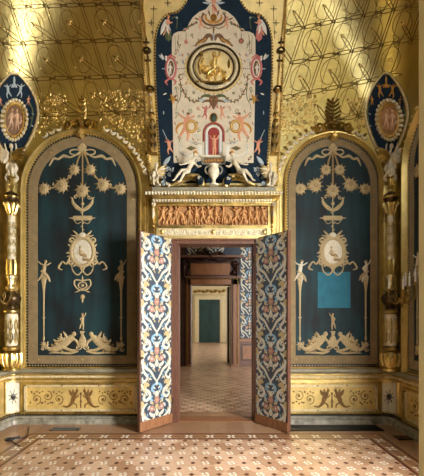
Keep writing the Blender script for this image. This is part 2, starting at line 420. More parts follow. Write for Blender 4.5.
def fuse(name, chains, voxel, m, parent=None):
    """One continuous body: tapered limbs laid out as chains of (point, radius), fused into a single skin."""
    bm = bmesh.new()
    for ch in chains:
        for (p, r), (q, t) in zip(ch, ch[1:]):
            p, q = Vector(p), Vector(q); n = max(1, int((q - p).length / (max(.004, min(r, t)) * .5)))
            for k in range(n + 1):
                f = k / n
                bmesh.ops.create_icosphere(bm, subdivisions=2, radius=r + (t - r) * f, matrix=Matrix.Translation(p.lerp(q, f)))
    me = bpy.data.meshes.new(name); bm.to_mesh(me); bm.free()
    o = bpy.data.objects.new(name, me); COL.objects.link(o)
    rm = o.modifiers.new('r', 'REMESH'); rm.mode = 'VOXEL'; rm.voxel_size = voxel; rm.use_smooth_shade = True
    sm = o.modifiers.new('s', 'SMOOTH'); sm.iterations = 2; sm.factor = .5
    dg = bpy.context.evaluated_depsgraph_get(); me2 = bpy.data.meshes.new_from_object(o.evaluated_get(dg))
    me2.name = name; me2.materials.clear(); me2.materials.append(m)
    o.modifiers.clear(); o.data = me2; bpy.data.meshes.remove(me)
    if parent:
        o.parent = parent; o.matrix_parent_inverse = Matrix.Translation(-Vector(parent.location))
    return o
# ================================================================== SHELL
def struct(name, bm, m, parent=None, smooth=True):
    o = link(name, bm, m, parent, smooth)
    if not parent: o['kind'] = 'structure'
    return o
bm = bmesh.new(); box(bm, -4.2, 4.2, -3, 21.5, -.12, 0); struct('floor', bm, FLOORM, smooth=False)
# opening of the first doorway, in the front wall
OX0, OX1, OZ = -.447, .622, 2.54
CZ = 2.62                                                    # head of the wooden door casing
bm = bmesh.new()
xa, xb = -XL + RC, XR - RC
for (a, b, z0, z1) in ((xa, -.55, 0, ZV), (.66, xb, 0, ZV), (-.55, .66, CZ, ZV)): box(bm, a, b, D, D + .2, z0, z1)
struct('wall_front', bm, [GOLD], smooth=False)
def corner(sx, h=0., n=10):                                  # plan of a rounded corner of the room, from the side wall to the front wall
    c = (sx * ((XR if sx > 0 else XL) - RC), D - RC)
    return [(c[0] + sx * (RC - h) * math.cos(PI / 2 * k / n), c[1] + (RC - h) * math.sin(PI / 2 * k / n)) for k in range(n + 1)]
WY0, WY1, WZ0, WZ1 = 1.0, 2.3, .35, 3.1                      # the tall window in the right wall
for sx, nm in ((-1, 'wall_left'), (1, 'wall_right')):
    bm = bmesh.new(); W = XR if sx > 0 else XL
    pts = corner(sx); outer = [(sx * (W + .2), p[1] + .1) for p in pts]
    lo = [bm.verts.new((p[0], p[1], 0)) for p in pts]; hi = [bm.verts.new((p[0], p[1], ZV)) for p in pts]
    for k in range(len(pts) - 1): bm.faces.new((lo[k], lo[k + 1], hi[k + 1], hi[k]))
    x0, x1 = sorted((sx * W, sx * (W + .08)))
    if sx > 0:
        for (y0, y1, z0, z1) in ((YB, WY0, 0, ZV), (WY1, D - RC, 0, ZV), (WY0, WY1, 0, WZ0), (WY0, WY1, WZ1, ZV)): box(bm, x0, x1, y0, y1, z0, z1)
    else: box(bm, x0, x1, YB, D - RC, 0, ZV)
    struct(nm, bm, [GOLD])
bm = bmesh.new()                                             # the wall behind, with the doorway the picture is taken from
JX0, JX1 = -.66, .5385
for (a, b, z0, z1) in ((-XL, JX0, 0, ZV), (JX1, XR, 0, ZV), (JX0, JX1, 2.75, ZV)): box(bm, a, b, YB - .5, YB, z0, z1)
struct('wall_back', bm, [DOLIVE], smooth=False)
# velvet hangings on the walls that the picture does not show
bm = bmesh.new(); box(bm, -XL + .002, -XL + .03, 1.3, 4.5, .85, 3.8)
struct('velvet_hanging', bm, VELVET, bpy.data.objects['wall_left'], False)
bm = bmesh.new(); box(bm, -XL + .3, JX0 - .3, YB + .002, YB + .03, .85, 3.8); box(bm, JX1 + .3, XR - .3, YB + .002, YB + .03, .85, 3.8)
struct('velvet_hanging', bm, VELVET, bpy.data.objects['wall_back'], False)
# olive cream jamb of that doorway
bm = bmesh.new(); box(bm, JX1 - .0015, JX1 + .14, YB - .55, YB + .0, 0, 2.75); box(bm, JX1 - .006, JX1 + .03, YB - .3, YB - .22, 0, 2.75)
struct('trim_1', bm, DOLIVE, smooth=False)
# vault
LX0, LX1, LZ0, LZ1 = .15, 2.0, 4.25, 5.5                     # unseen high window, added in the cove behind for the vault's glare
bm = bmesh.new(); NS, NC = 26, 14
rings = []
zs = [ZV + (2.96) * k / 40 for k in range(41)]
for z in zs:
    i, r = inset(z), rad(z); hx, hy = RHX - i, RHY - i; r = min(r, hx - .05, hy - .05); pts = []
    cs = [(hx - r, hy - r, 0), (-(hx - r), hy - r, PI / 2), (-(hx - r), -(hy - r), PI), (hx - r, -(hy - r), 1.5 * PI)]
    for q, (cx_, cy_, a0) in enumerate(cs):
        arc = [(cx_ + r * math.cos(a0 + PI / 2 * k / NC), cy_ + r * math.sin(a0 + PI / 2 * k / NC)) for k in range(NC + 1)]
        nx_ = cs[(q + 1) % 4]; s0 = (nx_[0] + r * math.cos(nx_[2]), nx_[1] + r * math.sin(nx_[2]))
        pts += arc + seg(arc[-1], s0, NS)[1:-1]
    rings.append([bm.verts.new((RCX + p[0], RCY + p[1], z)) for p in pts])
for a, b in zip(rings, rings[1:]):
    for k in range(len(a)):
        q = (a[k].co + b[(k + 1) % len(a)].co) / 2
        if q.y < YB + .9 and LX0 < q.x < LX1 and LZ0 < q.z < LZ1: continue          # opening for the added high window behind
        bm.faces.new((a[k], a[(k + 1) % len(a)], b[(k + 1) % len(a)], b[k]))
bm.faces.new(rings[-1])
ceiling = struct('ceiling', bm, GOLDV)
# strapwork tooled into the vault: straps in three directions, tied at their crossings
R = Relief(SURF, 0., .012)
def strap(p, q, kind, w=.33):
    dx, dy = q[0] - p[0], q[1] - p[1]; l = math.hypot(dx, dy); nx, ny = -dy / l, dx / l
    for sg in (-1, 1):
        pts = []
        for k in range(9):
            t = -.16 + 1.32 * k / 8
            o = sg * (1.9 * math.sin(PI * k / 8) ** .8 if kind == 'lens' else 1.25)
            pts.append((p[0] + dx * t + nx * o, p[1] + dy * t + ny * o))
        R.stroke(pts, w, STRAP)
def strapfield(o, e1, e2, keep):
    for i in range(-9, 10):
        for j in range(-5, 7):
            p = (o[0] + i * e1[0] + j * e2[0], o[1] + i * e1[1] + j * e2[1])
            m = (p[0] + e1[0] / 2, p[1] + e1[1] / 2)
            if not keep(*p): continue
            a = (p[0] + e1[0], p[1] + e1[1]); b = (p[0] + e2[0], p[1] + e2[1]); c = (b[0] - e1[0], b[1] - e1[1])
            strap(p, (p[0] + e1[0] * .5, p[1] + e1[1] * .5), 'lens'); strap((p[0] + e1[0] * .5, p[1] + e1[1] * .5), a, 'lens')
            strap(p, b, 'par')
            strap((p[0] + (c[0] - p[0]) * .0, p[1] + (c[1] - p[1]) * .0), ((p[0] + c[0]) / 2, (p[1] + c[1]) / 2), 'lens')
            # an oval loop threaded through each mesh, with a little flower in its middle
            an = math.atan2(e2[1], e2[0]); L2 = math.hypot(*e2); n = 22
            oc = (p[0] + (e1[0] + e2[0]) * .5, p[1] + (e1[1] + e2[1]) * .5)
            for rx, ry in ((L2 * .36, 9.4), (L2 * .62, 5.2)):
                R.stroke([(oc[0] + rx * math.cos(2 * PI * k / n) * math.cos(an) - ry * math.sin(2 * PI * k / n) * math.sin(an), oc[1] + rx * math.cos(2 * PI * k / n) * math.sin(an) + ry * math.sin(2 * PI * k / n) * math.cos(an)) for k in range(n)], .26, STRAP, 0, .009, True)
            for q in range(4): R.leaf(oc[0], oc[1], q * PI / 2 + .5, 3.4, .5, GOLDB, 0, .008)
            f = (p[0] + e1[0] * .5 + e2[0] * .5, p[1] + e1[1] * .5 + e2[1] * .5)
            R.burst(f[0], f[1], 2.3, GOLDB, 6, 0, .01)
            R.burst(p[0] + e1[0] * .25 + e2[0] * .28, p[1] + e1[1] * .25 + e2[1] * .28, 1.1, GOLDB, 5, 0, .008)
strapfield((321.5, 57), (30, -6), (12, -35.5), lambda x, y: 268 < x < 440 and -45 < y < 128 and not (x > 385 and y > 62))
strapfield((58, 42), (35, -1), (-12, -36), lambda x, y: -20 < x < 156 and -45 < y < 128)
R.done('strapwork', ceiling)
# tooled gilt foliage low on the vault, in the spandrels between the arches
R = Relief(SURF, 0., .010); rg_ = random.Random(3)
for (ux0, ux1, uy0, uy1, cxa, cya, ra) in ((100, 149, 92, 186, 82.8, 190.8, 73), (22, 66, 96, 160, 82.8, 190.8, 73), (277, 316, 96, 186, 332.5, 183.8, 63), (350, 392, 100, 160, 332.5, 183.8, 63)):
    y = uy0
    while y < uy1:
        x = ux0 + rg_.random() * 3
        while x < ux1:
            if math.hypot(x - cxa, y - cya) > ra or y > cya and abs(x - cxa) > ra - 2:
                k = rg_.random()
                if k < .45: R.scroll(x, y, 2.6, rg_.random() * 6, 1.2 * (1 if k < .22 else -1), GOLDB if k < .3 else GOLDD, .4)
                elif k < .75: R.leaf(x, y, rg_.random() * 6, 4, .8, GOLDB)
                else: R.burst(x, y, 1.7, GOLDB if k < .9 else GOLDD, 6)
            x += 4.6
        y += 4.4
R.done('tooled_foliage', ceiling)

# ------------------------------------------------------------------ window in the right wall (it lights the room)
def window(name, x, y0, y1, z0, z1, depth=.3, sgn=1, nh=2, nv=4, fm=None):
    bm = bmesh.new(); fw = .06; fm = fm or CREAM; xo = x + sgn * depth * .6
    x0, x1 = sorted((xo - .03, xo + .03))
    for (a, b, c, d) in ((y0, y0 + fw, z0, z1), (y1 - fw, y1, z0, z1), (y0, y1, z0, z0 + fw), (y0, y1, z1 - fw, z1)): box(bm, x0, x1, a, b, c, d)
    for k in range(1, nh): yy = y0 + (y1 - y0) * k / nh; box(bm, x0, x1, yy - .025, yy + .025, z0, z1)
    for k in range(1, nv): q = z0 + (z1 - z0) * k / nv; box(bm, x0, x1, y0, y1, q - .018, q + .018)
    f = struct(name, bm, fm, smooth=False)
    m = MATS.get('window glass')
    if not m:
        m, nt, b = new_mat('window glass'); tr = nt.nodes.new('ShaderNodeBsdfTransparent'); gl = nt.nodes.new('ShaderNodeBsdfGlossy'); gl.inputs['Roughness'].default_value = .02
        mx = nt.nodes.new('ShaderNodeMixShader'); mx.inputs[0].default_value = .06
        nt.links.new(tr.outputs[0], mx.inputs[1]); nt.links.new(gl.outputs[0], mx.inputs[2]); nt.links.new(mx.outputs[0], nt.nodes['Material Output'].inputs['Surface']); MATS['window glass'] = m
    bm = bmesh.new(); box(bm, xo - .003, xo + .003, y0 + fw, y1 - fw, z0 + fw, z1 - fw); struct('glass', bm, m, f, False)
    return f
window('window_1', XR, WY0, WY1, WZ0, WZ1, .08)
def area(name, loc, rot, sx, sy, power, col, spread=180):
    l = bpy.data.lights.new(name, 'AREA'); l.shape = 'RECTANGLE'; l.size = sx; l.size_y = sy; l.energy = power; l.color = col; l.spread = math.radians(spread)
    o = bpy.data.objects.new(name, l); COL.objects.link(o); o.location = loc; o.rotation_euler = rot
    return o
area('daylight_window', (3.5, .62, 2.35), tuple(Vector((-2.6, 3.2, -1.3)).to_track_quat('-Z', 'Y').to_euler()), 2.4, 2.6, LW1, (1., .975, .94))
bm = bmesh.new()
for (q0, q1, r0, r1) in ((LX0 - .1, LX0, LZ0 - .1, LZ1 + .1), (LX1, LX1 + .1, LZ0 - .1, LZ1 + .1), (LX0, LX1, LZ0 - .1, LZ0), (LX0, LX1, LZ1, LZ1 + .1), (1.05, 1.1, LZ0, LZ1), (LX0, LX1, 4.85, 4.89)): box(bm, q0, q1, YB - .02, YB + .04, r0, r1)
f = struct('glare_window', bm, CREAM, smooth=False)  # frame of the added window, out of view behind the camera
bm = bmesh.new(); box(bm, LX0, LX1, YB + .005, YB + .012, LZ0, LZ1); struct('glass', bm, MATS['window glass'], f, False)
area('vault_glare_light', ((LX0 + LX1) / 2, YB - .25, (LZ0 + LZ1) / 2), (PI / 2, 0, 0), LX1 - LX0, LZ1 - LZ0, LH, (.95, .97, 1.))  # added light that puts the glare on the gilt vault
area('daylight_doorway', (-.06, -.9, 1.55), (PI / 2, 0, 0), 1.6, 2.4, LD, (1., .95, .87))

# ------------------------------------------------------------------ first doorway: wooden casing
bm = bmesh.new()
for (a, b) in ((-.55, OX0), (OX1, .66)): box(bm, a, b, D - .02, D + .24, 0, OZ)
box(bm, -.55, .66, D - .02, D + .24, OZ, CZ)
box(bm, -.55, .66, D - .035, D - .02, CZ - .025, CZ)          # small fillets on the head
box(bm, -.55, .66, D - .03, D - .02, OZ + .0, OZ + .014)
struct('trim_2', bm, WOOD, smooth=False)
R = Relief(FRONT, .02, .03)
z_b = HY - (2.575 - EYE) * 70
R.dots([(174 + k * 1.6, 240.6) for k in range(50)], .62, WOODL, .018, .034)
struct('bead_moulding', R.bm, R.ml, bpy.data.objects['trim_2'])
bm = bmesh.new(); box(bm, OX0, OX1, D - .0, D + .25, 0, .012); struct('trim_3', bm, WOODL, smooth=False)

# ------------------------------------------------------------------ second room (blue damask over walnut) and third room, seen through the doors
Y2, Y3 = 10.7, 20.6
P2, P3 = plane(Y2 - .004), plane(Y3 - .004)
s2, s3 = F / Y2, F / Y3
DX0, DX1, DZ = (191.3 - CX) / s2, (231.0 - CX) / s2, EYE + (HY - 284.5) / s2
def walls(nm, y0, y1, h, m, win=None, wx=3.0):
    for sx, side in ((-1, 'left'), (1, 'right')):
        bm = bmesh.new(); x0, x1 = sorted((sx * wx, sx * (wx + .2)))
        if win and win[0] == sx:
            a, b, c, d = win[1:]
            for (q0, q1, r0, r1) in ((y0, a, 0, h), (b, y1, 0, h), (a, b, 0, c), (a, b, d, h)): box(bm, x0, x1, q0, q1, r0, r1)
        else: box(bm, x0, x1, y0, y1, 0, h)
        struct('wall_%s_%s' % (nm, side), bm, m, smooth=False)
    bm = bmesh.new(); box(bm, -wx - .2, wx + .2, y0, y1, h, h + .1); struct('ceiling', bm, PLAIN, smooth=False)
walls('second_room', D + .25, Y2, 4.3, WOODL, (1, 6.2, 9.6, .6, 3.6))
window('window_2', 3.0, 6.2, 9.6, .6, 3.6, .2)
area('daylight_second_room', (3.4, 7.9, 2.1), (0, PI / 2, 0), 3.2, 3.6, LW2, (1., .96, .90))
walls('third_room', Y2 + .55, Y3, 4.3, CREAM, (1, 13.0, 18.6, .5, 3.7))
window('window_3', 3.0, 13.0, 18.6, .5, 3.7, .2, nh=4)
area('daylight_third_room', (3.4, 15.8, 2.1), (0, PI / 2, 0), 3.4, 5.8, LW3, (1., .98, .95))
bm = bmesh.new()                                             # wall between second and third room
for (a, b, z0, z1) in ((-3.2, DX0, 0, 4.3), (DX1, 3.2, 0, 4.3), (DX0, DX1, DZ, 4.3)): box(bm, a, b, Y2 + .01, Y2 + .55, z0, z1)
struct('wall_middle', bm, WOODD, smooth=False)
bm = bmesh.new(); box(bm, -3.2, 3.2, Y3, Y3 + .2, 0, 4.3); struct('wall_end', bm, CREAM, smooth=False)

def damask(R, u0, v0, w, h, lo=False, h0=0., h1=.004):
    """one repeat of the damask: ogee of cream acanthus round a bouquet of roses, in a cell w wide and h high"""
    U = lambda a, b: (u0 + a * w, v0 + b * h)
    st = lambda pts, ww, m: R.stroke([U(*p) for p in cr(pts, 2 if lo else 4)], [q * w for q in ww] if isinstance(ww, tuple) else ww * w, m, h0, h1)
    for s in (-1, 1):
        X = lambda a: .5 + s * a
        st([(X(.5), .02), (X(.42), .12), (X(.26), .20), (X(.22), .30), (X(.33), .36), (X(.42), .31), (X(.36), .25)], (.025, .042, .04, .025), D_CREAM)
        st([(X(.30), .42), (X(.42), .50), (X(.45), .62), (X(.34), .72), (X(.20), .80), (X(.10), .92), (X(.02), 1.0)], (.02, .036, .038, .03, .02), D_CREAM)
        st([(X(.46), .66), (X(.40), .80), (X(.30), .90), (X(.38), .98), (X(.47), .93)], (.02, .036, .03, .02), D_CREAM)
        st([(X(.02), .06), (X(.12), .10), (X(.15), .18), (X(.08), .22)], (.02, .04, .02), D_LBLUE)
        st([(X(.25), .08), (X(.34), .04), (X(.40), .14), (X(.30), .17)], (.03, .065, .03), D_GOLD)
        st([(X(.14), .30), (X(.20), .36), (X(.12), .40)], (.02, .035, .02), D_LBLUE)
        st([(X(.48), .36), (X(.44), .44), (X(.49), .52)], (.03, .05, .03), D_GOLD)
        st([(X(.06), .70), (X(.16), .68), (X(.24), .62)], (.02, .045, .02), D_CREAM)
        if not lo:
            for (a, b, rr) in ((.36, .2, .03), (.46, .22, .03), (.46, .80, .035), (.28, .52, .03), (.20, .9, .03), (.47, .05, .04)):
                R.burst(*U(X(a), b), rr * w, D_CREAM if a > .3 else D_LBLUE, 5, h0, h1)
        R.burst(*U(X(.16), .55), .095 * w, D_PINK, 7, h0, h1, .75, mc=D_CREAM)
        R.leaf(*U(X(.1), .47), PI / 2 - s * .9, .16 * w, .03 * w, D_GOLD, h0, h1)
        R.leaf(*U(X(.22), .48), -PI / 2 + s * .6, .13 * w, .03 * w, D_CREAM, h0, h1)
    if not lo:
        for s in (-1, 1):
            X = lambda a: .5 + s * a
            for (a, b, an, L, W_, m) in ((.47, .14, .4, .1, .022, D_CREAM), (.44, .27, 2.2, .1, .022, D_GOLD), (.30, .27, 1.0, .1, .022, D_CREAM), (.12, .26, 2.4, .09, .02, D_CREAM), (.05, .17, .8, .09, .022, D_CREAM), (.29, .63, -1.2, .1, .022, D_LBLUE),
                    (.40, .57, .5, .1, .022, D_CREAM), (.14, .76, 2.6, .1, .024, D_CREAM), (.05, .82, 1.0, .1, .02, D_GOLD), (.17, .97, .6, .1, .02, D_CREAM), (.24, .84, -.6, .09, .02, D_LBLUE), (.45, .89, -1.4, .1, .022, D_CREAM), (.36, .66, 1.2, .1, .02, D_GOLD),
                    (.36, .43, -.8, .12, .024, D_CREAM), (.19, .46, 1.7, .08, .02, D_CREAM), (.09, .61, 2.0, .09, .02, D_GOLD), (.03, .34, 1.2, .08, .02, D_GOLD), (.30, .32, -.6, .09, .02, D_LBLUE), (.47, .57, 1.7, .1, .02, D_LBLUE), (.39, .01, .3, .1, .022, D_CREAM), (.27, .0, 1.8, .1, .02, D_GOLD)):
                R.leaf(*U(X(a), b), an if s > 0 else PI - an, L * w, W_ * w, m, h0, h1)
    R.burst(*U(.5, .40), .10 * w, D_PINK, 8, h0, h1, .75, mc=D_GOLD)
    R.burst(*U(.5, .27), .085 * w, D_CREAM, 6, h0, h1, .7, mc=D_CREAM)
    R.burst(*U(.5, .52), .07 * w, D_GOLD, 7, h0, h1, .7)
    R.burst(*U(.5, .66), .08 * w, D_CREAM, 6, h0, h1, .6, mc=D_GOLD)
    R.leaf(*U(.5, .72), PI / 2, .2 * w, .05 * w, D_CREAM, h0, h1)
    R.leaf(*U(.5, .10), PI / 2, .14 * w, .04 * w, D_CREAM, h0, h1)
# damask hangings of the second room: one to each side of the walnut doorway, and one over it
def hanging(label, px0, px1, py0, py1, n):
    t = thing('damask_hanging', label, 'wall hanging', P2((px0 + px1) / 2, py1, .02), 'damask hangings in the second room')
    R = Relief(P2, .0, .02); R.plate([(px0, py0), (px1, py0), (px1, py1), (px0, py1)], D_BLUE, 0., .02); R.done('ground', t, False)
    R = Relief(P2, .02, .03)
    cw, chh = 19.5, 23.
    for i in range(n):
        y = py0
        while y + chh <= py1 + .6:
            damask(R, px0 + .9 + i * cw, y + .3, cw - 1.2, chh - .4, True, .02, .03); y += chh
    R.done('woven_pattern', t)
hanging('blue and cream damask hanging right of the far walnut doorway', 239.4, 297.9, 246, 338, 3)
hanging('blue and cream damask hanging left of the far walnut doorway', 122, 180.5, 246, 338, 3)
hanging('strip of blue and cream damask above the far walnut doorway', 186, 239.2, 232.2, 255.6, 2)
# wainscot
for (a, b, lb) in ((239.4, 298, 'walnut panelled wainscot under the damask right of the far doorway'), (122, 180.5, 'walnut panelled wainscot left of the far doorway')):
    t = thing('wainscot', lb, 'wainscot', P2((a + b) / 2, 366, 0))
    R = Relief(P2); R.plate([(a, 341), (b, 341), (b, 366), (a, 366)], WOOD, 0, .03); R.done('board', t, False)
    R = Relief(P2); R.plate([(a, 338.6), (b, 338.6), (b, 341.4), (a, 341.4)], WOODL, 0, .07); R.plate([(a, 362.8), (b, 362.8), (b, 366), (a, 366)], WOOD, 0, .06); R.done('rail', t, False)
    R = Relief(P2)
    for k in range(3):
        q = a + 1.5 + k * 19.3; R.plate([(q, 344), (q + 16, 344), (q + 16, 360.5), (q, 360.5)], WOODD, .03, .035); R.plate([(q + 1.6, 345.6), (q + 14.4, 345.6), (q + 14.4, 359), (q + 1.6, 359)], WOODL, .03, .045)
    R.done('raised_panel', t, False)
# walnut doorcase
t = thing('carved_doorcase', 'carved walnut doorcase with swags and a panelled head in the second room', 'doorcase', P2(211, 366, 0))
R = Relief(P2)
for (a, b) in ((185.8, 191.3), (231.2, 239.2)): R.plate([(a, 278), (b, 278), (b, 366), (a, 366)], WOODL, 0, .10)
R.plate([(185.8, 278), (239.2, 278), (239.2, 284.6), (185.8, 284.6)], WOODL, 0, .10); R.done('casing', t, False)
R = Relief(P2); R.plate([(180.9, 279), (185.8, 279), (185.8, 366), (180.9, 366)], WOODD, 0, .07); R.done('outer_jamb', t, False)
R = Relief(P2); 
for u in (187.4, 190.2, 232.6, 237.4): R.dots([(u, 279 + 1.5 * k) for k in range(57)], .7, WOODD if u in (190.2, 232.6) else GOLDD, .1, .15)
R.dots([(187 + 1.3 * k, 279.4) for k in range(40)], .55, GOLDD, .1, .13); R.done('bead_moulding', t)
R = Relief(P2); R.plate([(189.5, 262), (231.5, 262), (231.5, 277.6), (189.5, 277.6)], WOODD, 0, .10); R.plate([(191, 264.2), (229.8, 264.2), (229.8, 275.4), (191, 275.4)], WOODL, .1, .13); R.plate([(193.4, 266), (227.4, 266), (227.4, 273.6), (193.4, 273.6)], WOODL, .13, .145); R.done('head_panel', t, False)
R = Relief(P2); R.plate([(186, 276.6), (241, 276.6), (241, 278.6), (186, 278.6)], WOOD, .04, .18); R.plate([(180, 256.4), (243, 256.4), (243, 258.6), (180, 258.6)], WOOD, .04, .25); R.done('cornice', t, False)
R = Relief(P2, .1, .24)
for s in (-1, 1):
    u = 210.5 + s * 24.5
    R.scroll(u, 264, 4, 0, 1.3 * s, WOODD, 1.0); R.scroll(u - s * 1, 273, 3.4, PI, -1.3 * s, WOODD, .9); R.leaf(u + s * 1.5, 262, PI / 2, 16, 2.2, WOODD)
    R.stroke(cr([(210.5 + s * 2, 259.5), (210.5 + s * 9, 262.2), (210.5 + s * 17, 261), (210.5 + s * 24, 258.6)], 5), 1.1, WOODD)
    R.leaf(210.5 + s * 2, 257, -PI / 2 + s * 1.0, 9, 2, WOODD); R.scroll(210.5 + s * 11, 254.5, 2.4, 0, s, WOODD, .8)
R.person(206, 252, 13, 'sit', WOODD, WOODD); R.burst(211, 257, 4.5, WOODD, 8)
R.done('carving', t)
# a carved walnut pilaster stands at the left of the second room's doorway
t = thing('carved_pilaster', 'dark carved walnut pilaster standing left of the far walnut doorcase', 'pilaster', P2(180, 366, .2))
R = Relief(P2); R.plate([(170, 260), (180.6, 260), (180.6, 366), (170, 366)], WOODD, .08, .2)
for k in range(7):
    y = 268 + k * 13
    for s in (-1, 1): R.scroll(175.4 + s * 2.6, y, 2.2, PI / 2, s * 1.2, WOOD, .6, .2, .27); R.leaf(175.4, y + 6, -PI / 2 + s * .7, 5, 1.1, WOOD, .2, .27)
R.done('shaft', t, 40)
# third room: cream doorcase with a dark green pair of doors
t = thing('cream_doorcase', 'cream doorcase with gilded frieze at the far end of the enfilade', 'doorcase', P3(210, 342, 0))
R = Relief(P3); 
for (a, b) in ((193.6, 199), (219.8, 225.6)): R.plate([(a, 296), (b, 296), (b, 342.3), (a, 342.3)], CREAM, 0, .12); R.plate([(a + 1.2, 297), (b - 1.4, 297), (b - 1.4, 342.3), (a + 1.2, 342.3)], CREAMG, .12, .16)
R.plate([(193.6, 295.6), (225.6, 295.6), (225.6, 299.6), (193.6, 299.6)], CREAM, 0, .14); R.plate([(195, 296.8), (224, 296.8), (224, 298.4), (195, 298.4)], CREAMG, .14, .17); R.done('architrave', t, False)
R = Relief(P3); R.plate([(192.5, 287.4), (226.6, 287.4), (226.6, 295.6), (192.5, 295.6)], CREAMG, 0, .1); R.done('frieze', t, False)
R = Relief(P3, .1, .18)
for k in range(8): R.scroll(195.2 + k * 4.1, 291.4, 1.9, 0, 1.2 * (-1) ** k, GOLD, .5)
R.dots([(194 + 1.1 * k, 295) for k in range(29)], .35, GOLD); R.done('gilded_scrolls', t)
R = Relief(P3); R.plate([(190, 284.2), (229, 284.2), (229, 287.4), (190, 287.4)], CREAM, 0, .3); R.done('cornice', t, False)
for k, (a, b) in enumerate(((199, 209.3), (209.5, 219.8))):
    R = Relief(P3); R.plate([(a, 299.6), (b, 299.6), (b, 342.2), (a, 342.2)], mat('dark green door paint', (.012, .045, .042), .45, 0, .3, 3), 0, .06)
    for (y0, y1) in ((302, 316), (319, 340)): R.plate([(a + 1.6, y0), (b - 1.6, y0), (b - 1.6, y1), (a + 1.6, y1)], MATS['dark green door paint'], .06, .075)
    o = R.done('door_%d' % (k + 3), None, False); tag(o, ['left', 'right'][k] + ' leaf of the closed dark green doors at the far end', None, None, 'structure')
R = Relief(P3)
for (a, b) in ((120, 193.4), (225.8, 300)): R.plate([(a, 337), (b, 337), (b, 342.4), (a, 342.4)], CREAM, 0, .05)
o = R.done('baseboard_end', None, False); o['kind'] = 'structure'
# dark door leaf folded back in the third room
bm = bmesh.new(); box(bm, DX1 - .07, DX1 - .01, Y2 + .56, Y2 + 1.2, .01, DZ - .02)
o = struct('door_5', bm, WOODD, smooth=False); o['label'] = 'dark door leaf folded back beyond the far walnut doorway'
# ================================================================== DADO, LEDGES, SKIRTING
def path(side, h):
    """plan line of the wall offset h into the room: side wall, rounded corner, front wall up to the doorcase"""
    sx = -1 if side == 'left' else 1; W = XL if sx < 0 else XR; xe = -.985 if sx < 0 else 1.075
    return [(sx * (W - h), YB + .0), (sx * (W - h), (YB + D) / 2)] + corner(sx, h, 10) + [(sx * (W - RC) * .5 + xe * .5, D - h), (xe, D - h)]
def sweep(side, prof, mats, nm, parent=None):
    bm = bmesh.new(); cols = []
    for h, z, i in prof: cols.append(([bm.verts.new((p[0], p[1], z)) for p in path(side, h)], i))
    for (a, _), (b, i) in zip(cols, cols[1:]):
        for k in range(len(a) - 1): bm.faces.new((a[k], a[k + 1], b[k + 1], b[k])).material_index = i
    for e in (0, -1):
        try: bm.faces.new([c[e] for c, _ in cols])
        except ValueError: pass
    return struct(nm, bm, mats, parent, 40)
def along(side, h, step, x_from=None):
    p = path(side, h); out = []; acc = 0
    for a, b in zip(p, p[1:]):
        L = math.dist(a, b); t = (step - acc) if acc else 0
        while t < L:
            q = (a[0] + (b[0] - a[0]) * t / L, a[1] + (b[1] - a[1]) * t / L); n = Vector((-(b[1] - a[1]), b[0] - a[0], 0)).normalized()
            out.append((q, n)); t += step
        acc = (acc + L) % step
    return out
def stud(bm, c, r, mi=0):
    bmesh.ops.create_icosphere(bm, subdivisions=1, radius=r, matrix=Matrix.Translation(c))
for si, side in enumerate(('left', 'right')):
    led = sweep(side, [(.0, .775, 0), (.085, .775, 0), (.105, .765, 0), (.105, .735, 0), (.085, .715, 0), (.07, .70, 0), (.0, .70, 0)], SLATE, 'trim_%d' % (4 + si))
    d = sweep(side, [(.0, .70, 0), (.075, .70, 0), (.075, .688, 0), (.055, .672, 0), (.05, .64, 1), (.06, .632, 0), (.06, .618, 0), (.03, .605, 0), (.03, .17, 2), (.05, .165, 2), (.05, .15, 2), (.0, .15, 2)], [GOLD, CREAMG, GOLDP], 'trim_%d' % (6 + si))
    bm = bmesh.new()
    for q, n in along(side, .05, .055):
        if q[1] > 2.4: stud(bm, (q[0], q[1], .656), .0105)
    struct('pearls', bm, IVORY, d)
    b = sweep(side, [(.0, .15, 1), (.052, .15, 1), (.052, .105, 1), (.085, .10, 0), (.095, .085, 0), (.085, .07, 0), (.105, .055, 0), (.115, .0, 0), (0, 0, 0)], [MARB, BLACKD], 'baseboard_' + side)
    bm = bmesh.new()
    for q, n in along(side, .054, .035):
        if q[1] > 2.4: stud(bm, (q[0], q[1], .128), .010)
    struct('beads', bm, GOLDD, b)

